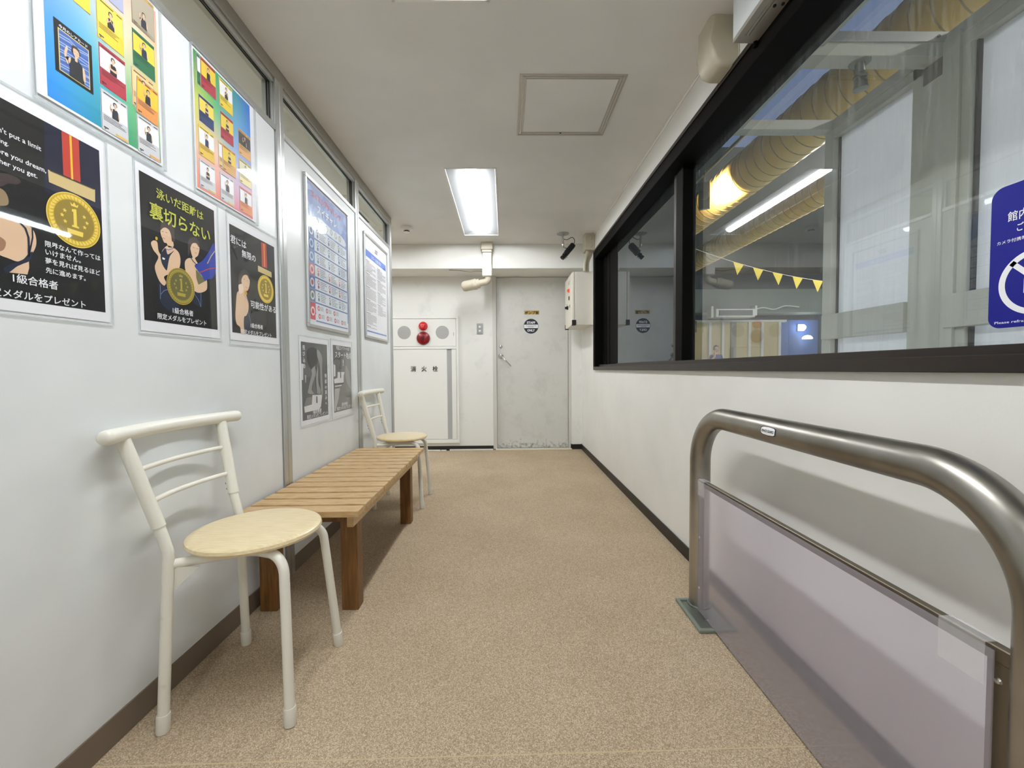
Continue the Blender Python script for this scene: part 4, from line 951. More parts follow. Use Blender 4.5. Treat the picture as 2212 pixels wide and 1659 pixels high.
mB = [[(226, 124, 104), (226, 130, 110), (218, 106, 124), (224, 110, 120)], [(236, 186, 146), (236, 200, 190), (190, 184, 222), (170, 170, 216)],
      [(206, 214, 104), (110, 190, 104), (110, 176, 210), (60, 132, 226)], [(34, 132, 74), (50, 160, 104), (24, 132, 140), (34, 112, 214)]]
def board(label, y0, z0, w, h, ax0, ax1, az0, az1, m, edge_y):
    t = thing('card_display_board', label, 'display board', (PX+0.0022, y0, z0), FL_, 'rainbow card boards on the partition')
    obj('paper', bx(0, w, 0, h, 0.0, 0.0006), m_paper, t)
    rp = bpy.data.objects.new('rainbow_print', patch_print('rainbow_print', ax1-ax0, az1-az0, ax0, az0, m)); COL.objects.link(rp); rp.parent = t
    sl = obj('clear_case', bx(-0.004, w+0.006, -0.010, h+0.004, 0.0062, 0.0068), m_case, t)
    bm = new_bm()
    for a, b, c, d in ((-0.0055, w+0.0075, -0.0115, -0.010), (-0.0055, w+0.0075, h+0.004, h+0.0055), (-0.0055, -0.004, -0.010, h+0.004), (w+0.006, w+0.0075, -0.010, h+0.004)):
        box(bm, a, b, c, d, -0.002, 0.0070)
    obj('case_edge', bm, m_edge, sl)
    return t
board('rainbow card board with a bright blue lower left corner, nearest the camera', 0.945, 1.570, 0.335, 0.452, 0.022, 0.328, 0.006, 0.440, mA, 0)
board('rainbow card board with pink lower corner and blue upper corner', 1.412, 1.566, 0.335, 0.458, 0.007, 0.310, 0.004, 0.452, mB, 0)

def figure(A, cx, cy, s, lay, shirt, pose=0, hair='hair'):
    """small printed person: hair, face, torso, arms"""
    P = lambda pts, c, l, sm=1: A.poly(c, lay+l, [(cx+x*s, cy+y*s) for x, y in pts], sm)
    P([(-0.30, -1.0), (0.34, -1.0), (0.38, -0.3), (0.30, 0.10), (0.10, 0.22), (-0.12, 0.22), (-0.32, 0.08), (-0.36, -0.4)], shirt, 1)
    if pose == 0:      # arms folded
        P([(-0.42, 0.02), (-0.28, 0.08), (-0.26, -0.25), (0.30, -0.34), (0.28, -0.48), (-0.34, -0.46), (-0.46, -0.30)], 'skin', 2)
        P([(0.42, 0.0), (0.30, 0.08), (0.28, -0.22), (-0.24, -0.30), (-0.24, -0.40), (0.34, -0.42), (0.46, -0.28)], 'skin', 3)
    elif pose == 1:    # one hand raised
        P([(-0.40, 0.05), (-0.28, 0.10), (-0.36, -0.20), (-0.50, 0.10), (-0.42, 0.52), (-0.52, 0.55), (-0.62, 0.08), (-0.46, -0.32)], 'skin', 2)
        P([(0.34, 0.05), (0.44, -0.05), (0.48, -0.62), (0.36, -0.62), (0.33, -0.2)], 'skin', 2)
    elif pose == 2:    # arm straight up
        P([(-0.36, 0.05), (-0.25, 0.10), (-0.33, 0.55), (-0.30, 1.0), (-0.42, 1.0), (-0.44, 0.5)], 'skin', 2)
        P([(0.32, 0.05), (0.42, -0.05), (0.38, -0.62), (0.28, -0.62), (0.30, -0.2)], 'skin', 2)
    else:              # both hands together in front
        P([(-0.42, 0.02), (-0.28, 0.08), (-0.20, -0.22), (0.02, 0.02), (-0.02, 0.12), (-0.30, -0.36), (-0.46, -0.28)], 'skin', 2)
        P([(0.42, 0.02), (0.28, 0.08), (0.20, -0.22), (-0.02, 0.02), (0.04, 0.14), (0.30, -0.36), (0.46, -0.28)], 'skin', 2)
    P([(-0.07, 0.12), (0.07, 0.12), (0.07, 0.34), (-0.07, 0.34)], 'skin', 2, 0)
    P([(-0.22, 0.62), (-0.20, 0.82), (-0.06, 0.92), (0.12, 0.90), (0.22, 0.74), (0.21, 0.55), (-0.20, 0.50)], hair, 2)
    P([(-0.15, 0.60), (-0.13, 0.74), (0.02, 0.78), (0.15, 0.70), (0.16, 0.52), (0.08, 0.36), (-0.02, 0.32), (-0.12, 0.42)], 'skin', 3)
    A.rect(hair, lay+4, cx-0.09*s, cx-0.03*s, cy+0.585*s, cy+0.60*s); A.rect(hair, lay+4, cx+0.05*s, cx+0.11*s, cy+0.585*s, cy+0.60*s)
    A.rect('lip', lay+4, cx-0.03*s, cx+0.06*s, cy+0.43*s, cy+0.445*s)
def card(label, y0, z0, w, h, frame, pic, low, shirt, pose=0, title='ink', lift=0, split=0.42, rim=None, group='trading cards on the rainbow boards', tag_col=None, tilt=0.0, cat='trading card'):
    t = thing('trading_card', label, cat, (PX+0.0034+lift*0.0005, y0, z0), FL_, group)
    if tilt: t.rotation_euler = (FL_ @ Matrix.Rotation(tilt, 3, 'Z')).to_euler()
    obj('card_stock', bx(0, w, 0, h, 0.0, 0.0003), m_paper, t)
    A = Art(); e = w*0.02
    A.rect('black', 0.3, e*0.5, w-e*0.5, e*0.5, h-e*0.5); A.rect(frame, 1, e, w-e, e, h-e)
    A.clip = (e, w-e, e, h-e)
    A.rect(low, 2, e, w-e, e, h*split); A.rect(frame, 2, e, w-e, h*0.89, h-e)
    for k in range(4): 
        ln = random.uniform(0.45, 0.85); A.rect(title, 3, w*0.08, w*(0.08+ln), h*(split-0.05-0.035*k), h*(split-0.05-0.035*k)+h*0.012)
    A.rect(title, 3, w*0.10, w*0.62, h*0.915, h*0.94); A.rect(title, 3, w*0.74, w*0.93, h*0.915, h*0.94)
    A.rect(title, 3, w*0.07, w*0.24, h*0.07, h*0.10); A.rect(title, 3, w*0.09, w*0.15, h*0.04, h*0.06)
    if tag_col: A.rect(tag_col, 3, w*0.5, w-e, h*0.03, h*0.085)
    A.build('card_print', t, (0, 0, 0.0004))
    B = Art(); B.clip = (e*1.6, w-e*1.6, h*split, h*0.89)
    B.rect(pic, 0, e*1.6, w-e*1.6, h*split, h*0.885); figure(B, w*0.5, h*(split+0.20), h*0.235, 1, shirt, pose)
    B.build('portrait', t, (0, 0, 0.0012))
    return t
Y_, WH, RD, GN, OR, GY, NV, BE, YD = (232, 204, 60), (236, 238, 242), (176, 52, 70), (34, 110, 72), (222, 152, 70), (206, 208, 212), (40, 62, 110), (226, 190, 130), (196, 160, 50)
SH, SB = (28, 36, 50), (40, 60, 90)
near = 'nearer rainbow board'
# the rare card
t = thing('trading_card', 'large black-framed rare card of a swimmer over blue water, lower left of the nearer board', 'trading card', (PX+0.0034, 0.986, 1.645), FL_, 'trading cards on the rainbow boards')
obj('card_stock', bx(0, 0.087, 0, 0.118, 0, 0.0003), mat('ink_black', rgb(18, 19, 20), .45, spec=.35), t)
A = Art(); A.rect((226, 210, 120), 1, 0.008, 0.079, 0.006, 0.101); A.rect((70, 110, 186), 2, 0.010, 0.077, 0.008, 0.099); A.clip = (0.010, 0.077, 0.008, 0.099)
for k in range(16):
    a = random.uniform(0, .05); yy = 0.010+k*0.0055; A.line((204, 220, 240) if k % 3 else (36, 60, 130), 3, 0.0012, [(0.010, yy), (0.03+a*0.3, yy+0.004), (0.05, yy-0.002), (0.077, yy+random.uniform(-.003, .006))])
A.build('card_print', t, (0, 0, 0.0004))
A = Art(); A.clip = (0.010, 0.077, 0.008, 0.099); figure(A, 0.046, 0.045, 0.044, 1, (20, 26, 36), 1); A.build('portrait', t, (0, 0, 0.0012))
lettering(t, [('今月のレアカード', 0.010, 0.1035, 0.066, 'white', 2)], (0, 0, 0.0005), bold=0.02)
CW, CHH = 0.0755, 0.1045
card('yellow-framed card cut by the photo top, above the rare card', 1.008, 1.836, 0.066, 0.10, YD, (150, 130, 100), Y_, SH, 0)
card('yellow card of a person with hands joined, top middle of the nearer board', 1.088, 1.799, CW, CHH, Y_, (236, 214, 90), Y_, (30, 28, 40), 3)
card('blue-grey card cut by the photo top, above the nearer board\'s yellow card', 1.091, 1.915, CW, 0.095, (120, 110, 130), (150, 164, 200), (170, 176, 204), SH, 0)
card('gold-edged photo card of two people, top right of the nearer board', 1.190, 1.916, 0.0765, CHH, (196, 160, 90), (176, 166, 146), (160, 150, 130), (34, 40, 54), 1, split=0.10, title=(120, 96, 60))
card('crimson and white card of a person with folded arms, middle of the nearer board', 1.090, 1.685, CW, CHH, RD, WH, RD, (34, 24, 30), 0, title=(60, 14, 24))
card('green and yellow card of a person in a cap, right column of the nearer board', 1.189, 1.801, 0.074, CHH-0.003, GN, (226, 206, 70), GN, (24, 44, 70), 1, title=(14, 50, 34))
card('pale orange card mostly covered by another orange card on the nearer board', 1.182, 1.690, CW, CHH, BE, (236, 206, 150), BE, SH, 0)
card('orange card of a crouching person, overlapping a paler card on the nearer board', 1.192, 1.678, 0.0735, CHH-0.003, OR, (236, 196, 60), (226, 150, 80), (28, 34, 40), 1, lift=2, tilt=-0.05)
card('light grey card of a waving person, bottom middle of the nearer board', 1.091, 1.574, CW, 0.1025, GY, WH, GY, SH, 1, title=(34, 34, 40), tag_col=(222, 178, 80))
card('light grey card of a person with a raised fist, bottom right of the nearer board', 1.195, 1.573, 0.0745, 0.102, GY, WH, GY, (30, 44, 54), 1, title=(34, 34, 40), tag_col=(222, 160, 70), tilt=0.01)
card('green card hidden behind a crimson card, top left of the farther board', 1.432, 1.914, CW, 0.10, GN, WH, GN, SH, 0)
card('crimson card of a person in a black shirt, top left of the farther board', 1.448, 1.914, 0.0745, 0.101, (170, 50, 56), (230, 200, 60), RD, (22, 24, 28), 2, lift=2, title=(70, 16, 26))
card('yellow and white card at the top middle of the farther board', 1.541, 1.911, 0.0735, 0.100, Y_, WH, Y_, (34, 38, 46), 3)
card('navy and yellow card of a person with folded arms, left column of the farther board', 1.436, 1.796, 0.0725, 0.089, NV, (232, 210, 90), NV, (40, 50, 76), 0, title=(20, 32, 60))
card('crimson and yellow card in the middle column of the farther board', 1.542, 1.798, 0.072, 0.096, RD, (232, 206, 80), RD, (24, 26, 32), 0, title=(80, 16, 30))
card('amber card with a dark picture, right column of the farther board', 1.642, 1.793, 0.0765, 0.098, (214, 160, 90), (58, 56, 56), (222, 172, 110), SH, 1, title=(100, 70, 40))
card('yellow-framed card of a person with one arm straight up, farther board', 1.430, 1.683, 0.0765, 0.100, Y_, WH, (226, 190, 70), (44, 54, 90), 2)
card('pale amber card half covered by another card in the middle of the farther board', 1.526, 1.688, 0.0755, 0.093, BE, WH, BE, SH, 0)
card('amber card of a person in a navy shirt on the farther board', 1.545, 1.686, 0.0765, 0.094, (206, 150, 80), (232, 204, 70), (214, 166, 96), (36, 42, 66), 0, lift=2, title=(96, 66, 34))
card('cream card, third in the right column of the farther board', 1.641, 1.686, 0.078, 0.092, (206, 190, 100), (226, 222, 196), (232, 220, 160), (70, 70, 64), 1)
card('light grey card of a person with folded arms, bottom left of the farther board', 1.429, 1.577, 0.0775, 0.094, GY, WH, GY, (36, 42, 60), 0, title=(34, 34, 40), tag_col=(226, 190, 90))
card('light grey card of a person in a tank top, bottom middle of the farther board', 1.531, 1.575, 0.0765, 0.100, GY, WH, GY, (60, 62, 66), 1, title=(34, 34, 40), tag_col=(226, 190, 90))
card('salmon card of a person raising an arm, bottom right of the farther board', 1.640, 1.576, 0.0775, 0.096, (206, 110, 90), WH, (222, 140, 84), (50, 54, 60), 2, title=(110, 60, 40))

# ---- framed swimming challenge poster
def framed(label, y0, y1, z0, z1, w=0.018):
    t = thing('framed_poster', label, 'framed poster', (PX, y0, z0), FL_, 'framed notices on the partition')
    W_, H_ = y1-y0, z1-z0
    bm = new_bm()
    for a, b, c, d in ((0, W_, 0, w), (0, W_, H_-w, H_), (0, w, w, H_-w), (W_-w, W_, w, H_-w)): box(bm, a, b, c, d, 0.0, 0.013, 0.003, 2)
    obj('frame', bm, m_alu, t)
    obj('backing_sheet', bx(w, W_-w, w, H_-w, 0.001, 0.003), m_paper, t)
    obj('clear_front', bx(w-0.001, W_-w+0.001, w-0.001, H_-w+0.001, 0.0082, 0.0088), m_film, t)
    return t, W_, H_
t, FW, FH = framed('silver-framed blue and white poster with rows of small round pictures', 2.165, 2.752, 1.188, 1.970)
A = Art(); a0, a1 = 0.026, FW-0.024; b0, b1 = 0.030, FH-0.026
A.clip = (a0, a1, b0, b1)
A.rect((112, 142, 204), 0, a0, a1, b0, b1); A.rect((226, 232, 240), 1, a0, a1, b0, b0+0.045)
for k in range(60):
    x, y, r = random.uniform(a0, a1), random.uniform(FH*0.62, b1), random.uniform(0.01, 0.045)
    A.poly(random.choice([(132, 160, 214), (96, 122, 190), (150, 176, 222), (118, 150, 206)]), 1+0.01*k, [(x+r*math.cos(j*0.9)*random.uniform(.6, 1.2), y+r*math.sin(j*0.9)*random.uniform(.6, 1.2)) for j in range(7)], 1)
rows_c = [(206, 214, 226), (196, 210, 230), (200, 214, 234), (232, 214, 218), (206, 218, 230), (214, 220, 224), (238, 224, 226)]
acc = [(80, 110, 160), (70, 120, 180), (90, 140, 190), (206, 120, 130), (180, 90, 90), (110, 120, 120), (200, 60, 76)]
ytop = b1-0.215; rh = 0.068
for k in range(7):
    h_ = rh if k < 6 else 0.098
    y1_ = ytop; y0_ = ytop-h_+0.008; ytop -= h_
    A.rect((222, 230, 238), 3, a0+0.075, a1-0.012, y0_, y1_); A.rect(acc[k] if k != 4 else (90, 110, 160), 3, a0+0.012, a0+0.070, y0_, y1_)
    A.disc(rows_c[k], 4, a0+0.041, (y0_+y1_)/2, 0.024, 24); A.disc(acc[k], 5, a0+0.041, (y0_+y1_)/2, 0.014, 16)
    A.rect((86, 110, 170), 4, a0+0.075, a1-0.012, y0_-0.006, y0_)
    if k < 6:
        for j in range(3):
            x = a0+0.115+j*0.145
            A.disc(acc[k], 5, x, y1_-0.018, 0.012, 18); A.disc(acc[k], 5, x, y1_-0.042, 0.010, 18); A.disc((236, 238, 242), 6, x, y1_-0.018, 0.007, 14)
            for i in range(5): A.rect((120, 130, 150), 5, x+0.022, x+0.022+random.uniform(0.045, 0.085), y1_-0.012-0.0095*i, y1_-0.0085-0.0095*i)
    else:
        for j in range(4):
            for i in range(2):
                x = a0+0.11+j*0.105+0.01*i; yy = y1_-0.022-0.042*i
                if j == 3 and i == 0: continue
                A.disc((200, 60, 76), 5, x, yy, 0.014, 18); A.disc((240, 214, 216), 6, x, yy, 0.007, 14)
                for q in range(3): A.rect((150, 130, 136), 5, x+0.020, x+0.060, yy+0.008-0.008*q, yy+0.011-0.008*q)
# wavy white strip with coin pictures
A.poly((214, 222, 232), 3, [(a0+0.06, b1-0.185), (a0+0.14, b1-0.150), (a0+0.30, b1-0.156), (a0+0.42, b1-0.150), (a1-0.03, b1-0.165), (a1-0.03, b1-0.200), (a0+0.35, b1-0.206), (a0+0.15, b1-0.200)], 1)
for j in range(6): A.disc((150, 166, 160), 4, a0+0.115+0.062*j, b1-0.176, 0.019, 24); A.disc((190, 202, 204), 5, a0+0.115+0.062*j, b1-0.176, 0.012, 20)
A.rect((70, 76, 92), 2, (a0+a1)/2-0.03, (a0+a1)/2+0.03, b0+0.012, b0+0.030)
A.build('print', t, (0, 0, 0.0034))
lettering(t, [('スイミングチャレンジ', a0+0.05, b1-0.062, 0.40, (222, 84, 104), 8)], (0, 0, 0.0034), 'heading', bold=0.03)
lettering(t, [('スイチャレ', a0+0.115, b1-0.128, 0.26, (232, 238, 250), 8, 0.050)], (0, 0, 0.0034), 'title', bold=0.03)
# ---- framed rules notice
t, FW, FH = framed('silver-framed white notice with blue heading bar and small print', 3.054, 3.645, 1.200, 1.965)
A = Art(); a0, a1 = 0.045, FW-0.045
A.rect((36, 104, 204), 1, a0-0.008, a1+0.008, FH-0.165, FH-0.115); A.rect((52, 110, 204), 1, a0, a1, 0.048, 0.058)
A.rect((110, 112, 116), 1, FW/2-0.035, FW/2+0.030, FH-0.092, FH-0.078); A.rect((110, 112, 116), 1, FW/2-0.025, FW/2+0.040, FH-0.074, FH-0.060)
for col in (0, 1):
    x = a0+col*0.262; y = FH-0.195; n = 0
    while y > (0.085 if col == 0 else 0.20):
        if n % 9 == 0: A.rect((96, 98, 104), 1, x, x+0.085, y, y+0.0045); y -= 0.009
        A.rect((128, 130, 136), 1, x+0.010, x+0.010+random.choice([0.225, 0.225, 0.215, 0.13]), y, y+0.0035); y -= 0.0088; n += 1
        if n % 9 == 0: y -= 0.008
A.build('print', t, (0, 0, 0.0034))
lettering(t, [('スクール会員 規約', FW/2-0.125, FH-0.155, 0.25, 'white', 3)], (0, 0, 0.0034), bold=0.006)

# ---- no-photography sticker on the window pane
t = thing('no_photography_sign', 'navy blue window sticker with white prohibition ring and Japanese writing', 'sign', (1.0175, 0.867, 1.037), FR_)
SW, SH_ = 0.163, 0.286; r_ = 0.022
A = Art(); pts = []
for cx_, cy_, a0_ in ((SW-r_, r_, -90), (SW-r_, SH_-r_, 0), (r_, SH_-r_, 90), (r_, r_, 180)):
    for k in range(9): a = math.radians(a0_+90*k/8); pts.append((cx_+r_*math.cos(a), cy_+r_*math.sin(a)))
A.poly((6, 14, 132), 1, pts); A.build('sticker', t)
A = Art(); cx_, cy_ = 0.081, 0.0855; A.ring('white', 2, cx_, cy_, 0.053, 0.064, 64)
A.line('white', 2, 0.010, [(cx_-0.041, cy_+0.041), (cx_+0.041, cy_-0.041)])
A.poly('white', 2, [(cx_-0.022, cy_-0.020), (cx_-0.022, cy_+0.008), (cx_-0.010, cy_+0.012), (cx_-0.006, cy_+0.020), (cx_+0.010, cy_+0.020), (cx_+0.014, cy_+0.012), (cx_+0.028, cy_+0.010), (cx_+0.028, cy_-0.020)])
A.disc((6, 14, 132), 2.6, cx_+0.002, cy_-0.004, 0.010, 20); A.build('prohibition_ring', t)
for row in [('館内での撮影', 0.029, 0.214, 0.105, 'white', 2, 0.020), ('ご遠慮下さい', 0.045, 0.190, 0.075, 'white', 2, 0.017), ('カメラ付携帯の使用もご遠慮ください', 0.012, 0.171, 0.140, 'white', 2, 0.0075), ('Please refrain from taking photos', 0.012, 0.009, 0.140, 'white', 2, 0.0065)]:
    lettering(t, [row], name='text_line', bold=0.010)
# ================================================================== pool hall beyond the window
HZ = 4.55
struct('floor_hall', bx(1.10, 13.2, YN, 16.2, -0.10, -0.002), mat('hall_floor_tile', rgb(150, 170, 176), 0.4))
struct('ceiling_hall', bx(1.08, 13.2, YN, 16.2, HZ, HZ+0.1), m_pool_ceiling)
struct('wall_hall_far', bx(1.08, 13.2, 16.0, 16.2, -0.002, HZ), m_pool_dark)
struct('wall_hall_right', bx(13.0, 13.2, YN, 16.0, -0.002, HZ), m_pool_dark)
struct('wall_hall_back', bx(1.08, 13.0, YN-0.1, YN, -0.002, HZ), m_pool_dark)
bm = new_bm(); box(bm, 1.082, 1.12, YN, 5.2, ZC-0.02, HZ); box(bm, 1.10, 1.20, 5.1, 16.0, 0, HZ); struct('wall_hall_left', bm, m_pool_dark)
struct('wall_hall_side', bx(1.12, 1.96, 4.35, 4.45, 0, HZ), mat('dark_side_wall', rgb(34, 42, 48), 0.8))
# far end: pale soffit, beige boarding with white battens, blue doorway
bm = new_bm(); box(bm, 1.2, 13.0, 15.08, 16.0, 2.96, 3.80); struct('ceiling_hall_soffit', bm, mat('hall_soffit_paint', rgb(122, 136, 128), 0.7))
bm = new_bm(); box(bm, 1.2, 10.45, 15.70, 15.76, 0, 2.69, 0.004, 1); struct('wall_hall_boarding', bm, m_hall_beige)
bm = new_bm()
for x in (6.9, 7.72, 8.20, 9.22, 9.70, 10.36): box(bm, x-0.045, x+0.045, 15.62, 15.70, 0, 2.69)
box(bm, 1.2, 10.6, 15.60, 15.74, 2.67, 2.75); struct('trim_hall_battens', bm, mat('white_batten', rgb(236, 236, 228), 0.5))
bm = new_bm(); box(bm, 8.52, 8.72, 15.64, 15.70, 0, 2.67); struct('trim_hall_post', bm, mat('grey_post', rgb(150, 146, 128), 0.5))
struct('wall_hall_blue', bx(10.5, 11.9, 15.75, 15.8, 0, 2.75), mat('blue_wall_paint', rgb(70, 106, 178), 0.6))
t = thing('air_conditioner', 'white wall air conditioner with a dark grille at the far end of the pool hall', 'air conditioner', (8.15, 14.93, 2.74))
obj('casing', bx(-0.70, 0.70, -0.25, 0.12, 0.0, 0.30, 0.02, 2), m_white, t)
bm = new_bm(); box(bm, -0.60, 0.60, -0.262, -0.248, 0.06, 0.25)
for k in range(5): box(bm, -0.58, 0.58, -0.272, -0.260, 0.08+0.034*k, 0.088+0.034*k)
obj('grille', bm, mat('dark_grille', rgb(92, 98, 98), 0.6), t)
obj('bracket', bx(-0.85, -0.76, -0.2, 0.1, 0.0, 0.40, 0.01, 1), m_white, t); obj('bracket', bx(0.72, 0.80, -0.2, 0.1, 0.06, 0.42, 0.01, 1), m_white, t)
bm = new_bm(); tube(bm, catmull([Vector(p) for p in ((0.75, -0.05, 0.28), (1.1, -0.05, 0.36), (1.5, -0.05, 0.30), (1.9, -0.05, 0.42), (2.4, -0.05, 0.38))]), 0.02, 8); obj('pipe', bm, m_white, t)
t = thing('wall_lamp', 'bright white round wall lamp in front of the blue far wall', 'lamp', (11.22, 15.60, 2.46))
bm = new_bm(); lathe(bm, [(0, -0.05), (0.09, -0.04), (0.11, 0.0), (0.11, 0.10)], axis='y', n=24); obj('lamp_glass', bm, m_whitelamp, t); obj('back_plate', bx(-0.13, 0.13, 0.10, 0.14, -0.13, 0.13, 0.01, 1), m_white, t)
t = thing('wall_lamp', 'small warm domed lamp just under the white one on the blue far wall', 'lamp', (11.32, 15.50, 2.02))
bm = new_bm(); lathe(bm, [(0.17, 0.0), (0.16, 0.05), (0.11, 0.11), (0, 0.14)], n=24); obj('lamp_dome', bm, m_warmlamp, t); obj('arm', bx(-0.02, 0.02, 0.0, 0.24, 0.04, 0.08), m_white, t)
t = thing('alarm_panel', 'small dark square panel on the beige boarding of the hall', 'panel', (7.05, 15.61, 2.30))
obj('panel_body', bx(-0.13, 0.13, -0.05, 0.0, 0.0, 0.42, 0.01, 1), mat('olive_grey_panel', rgb(122, 116, 84), 0.5), t); obj('panel_window', bx(-0.06, 0.06, -0.056, -0.048, 0.12, 0.26), mat('pale_yellow_window', rgb(208, 204, 150), 0.4), t)

# ---- big spiral ducts
def spiral_duct(label, x, z, r, y0, y1, pitch):
    t = thing('spiral_duct', label, 'duct', (x, 0, z), group='yellow spiral ducts of the pool hall')
    bm = new_bm(); tube(bm, [(0, y0, 0), (0, (y0+y1)/2, 0), (0, y1, 0)], r, 64); obj('duct_pipe', bm, m_yduct, t)
    bm = new_bm(); n = int((y1-y0)/pitch); P = []
    for k in range(n*28+1): a = 2*math.pi*k/28; P.append((r*math.cos(a), y0+pitch*k/28, r*math.sin(a)))
    tube(bm, P, 0.0070, 5, False); obj('spiral_seam', bm, m_yduct_seam, t)
    bm = new_bm()
    for y in [y0+1.2*k+0.8 for k in range(int((y1-y0)/2.4))][:6]: tube(bm, [(0, y, r), (0, y, HZ-z)], 0.008, 6)
    obj('hanger_rod', bm, m_alu_dull, t)
    return t
spiral_duct('thick yellow spiral duct running high above the airlock, nearer of the two', 3.14, 3.46, 0.262, 0.6, 7.75, 0.155)
spiral_duct('yellow spiral duct farther back and lower in view behind the tube light reflection', 5.25, 3.90, 0.26, 2.0, 12.0, 0.17)
# skylight strip, hanging batten pipe, flood lamp
t = obj('skylight_panel', bx(3.46, 3.98, 0.8, 6.85, HZ-0.012, HZ-0.002), m_sky_panel); t['kind'] = 'structure'
t = thing('batten_pipe', 'slender cream pipe hanging lengthwise under the hall ceiling', 'pipe', (3.20, 0, 4.05))
bm = new_bm(); tube(bm, [(0, 5.46, 0), (0, 7.2, 0)], 0.024, 12); obj('pipe', bm, mat('cream_pipe', rgb(232, 216, 172), 0.4), t)
bm = new_bm(); tube(bm, [(0, 5.7, 0.024), (0, 5.7, HZ-4.05)], 0.006, 6); tube(bm, [(0, 6.9, 0.024), (0, 6.9, HZ-4.05)], 0.006, 6); obj('hanger_rod', bm, m_alu_dull, t)
t = thing('flood_lamp', 'square flood lamp with a round reflector lighting the thick yellow duct', 'lamp', (2.62, 5.50, 3.21))
bm = new_bm(); box(bm, -0.07, 0.07, -0.02, 0.05, -0.17, 0.17, 0.012, 2); box(bm, -0.008, 0.008, -0.008, 0.008, 0.17, HZ-3.21)
bm.transform(Matrix.Rotation(-0.5, 4, 'Z')); obj('lamp_body', bm, mat('lamp_grey', rgb(136, 134, 112), 0.5), t)
bm = new_bm(); lathe(bm, [(0.062, -0.022), (0.055, -0.028), (0.02, -0.024), (0, -0.022)], axis='y', n=28); bm.transform(Matrix.Rotation(-0.5, 4, 'Z')); obj('reflector_dish', bm, mat('dish_metal', rgb(180, 178, 150), 0.3, 0.8), t)
sp = bpy.data.lights.new('flood_light', 'SPOT'); sp.energy = 230; sp.color = (1.0, 0.95, 0.82); sp.spot_size = math.radians(110); sp.spot_blend = 0.7; sp.shadow_soft_size = 0.05
so = bpy.data.objects.new('flood_light', sp); COL.objects.link(so); so.location = (2.74, 5.46, 3.20)
so.rotation_euler = (Vector((3.02, 5.62, 3.34))-Vector((2.74, 5.46, 3.20))).to_track_quat('-Z', 'Y').to_euler()
# hall tube lights
def hall_light(label, x, y0, y1, z):
    t = thing('hall_tube_light', label, 'light', (x, (y0+y1)/2, z), group='hall tube lights'); h = (y1-y0)/2
    bm = new_bm(); tube(bm, [(0, -h, 0), (0, h, 0)], 0.05, 12); obj('lamp_tube', bm, m_halllight, t)
    obj('housing', bx(-0.09, 0.09, -h, h, 0.05, 0.11, 0.01, 1), m_white, t)
    bm = new_bm()
    for y in (-h*0.8, h*0.8): tube(bm, [(0, y, 0.11), (0, y, HZ-z)], 0.006, 6)
    obj('hanger_rod', bm, m_alu_dull, t)
hall_light('long hall tube light hung over the pool', 7.3, 4.6, 9.2, 3.90)
hall_light('unseen long tube light added to brighten the far end of the pool hall', 11.5, 8.2, 10.4, 3.95)  # hidden by the airlock sheets, added to light the far end
hall_light('unseen long tube light added above the near end of the pool for brightness', 6.0, -1.5, 2.2, 4.0)  # out of view, added to raise the hall lighting

# ---- yellow pennants on a line
def line_z(x): return 2.52+0.048*(x-7.5)**2
bm = new_bm(); tube(bm, [(1.19+k*0.246, 8.0, line_z(1.19+k*0.246)) for k in range(49)], 0.004, 6)
t = obj('pennant_line', bm, m_white); tag(t, 'thin line across the pool hall that carries the yellow pennants', 'cord')
for k, xx in enumerate((4.48, 4.86, 5.24, 5.63, 6.02, 6.40)):
    z = line_z(xx); lean = 0.02*((k % 3)-1)
    bm = new_bm(); prism(bm, [(-0.10, line_z(xx-0.1)-z), (0.10, line_z(xx+0.1)-z), (0.0+lean, -0.225)], 'y', -0.002, 0.002)
    t = obj('pennant', bm, m_bird, None, (xx, 8.0-0.005, z))
    tag(t, ['leftmost yellow pennant on the pool line', 'second yellow pennant from the left on the pool line', 'third yellow pennant from the left on the pool line', 'fourth yellow pennant from the left on the pool line', 'yellow pennant half hidden by the white airlock post', 'yellow pennant beyond the airlock post'][k], 'pennant', 'yellow backstroke pennants')

# ---- airlock frame with white sheets, standing between window and pool
PXW = 1.88
m_fiber = bpy.data.materials.new('white_fibre_sheet'); m_fiber.use_nodes = True
def fib():
    N, Lk = nt(m_fiber); N.remove(N['Principled BSDF']); out = N['Material Output']
    d = N.new('ShaderNodeBsdfDiffuse'); d.inputs[0].default_value = rgb(240, 241, 244)
    tl = N.new('ShaderNodeBsdfTranslucent'); tl.inputs[0].default_value = rgb(240, 242, 246)
    g = N.new('ShaderNodeBsdfGlossy'); g.inputs['Roughness'].default_value = 0.015
    a = N.new('ShaderNodeMixShader'); a.inputs[0].default_value = 0.5; Lk.new(d.outputs[0], a.inputs[1]); Lk.new(tl.outputs[0], a.inputs[2])
    fr = N.new('ShaderNodeFresnel'); fr.inputs[0].default_value = 1.5
    b = N.new('ShaderNodeMixShader'); front_only(N, Lk, fr.outputs[0], b.inputs[0]); Lk.new(a.outputs[0], b.inputs[1]); Lk.new(g.outputs[0], b.inputs[2]); Lk.new(b.outputs[0], out.inputs[0])
fib()
t = thing('airlock_frame', 'pale alloy frame with white sheets standing behind the big window', 'partition', (PXW, 1.2, 0))
def A_box(name, m, x0, x1, y0, y1, z0, z1, bev=0.002, par=None): return obj(name, bx(x0-PXW, x1-PXW, y0-1.2, y1-1.2, z0, z1, bev, 1), m, par or t)
A_box('post', m_hallframe, PXW, PXW+0.09, 2.395, 2.460, 0, 2.315)
A_box('post', m_hallframe, PXW+0.002, PXW+0.10, 1.870, 1.935, 0, 2.34)
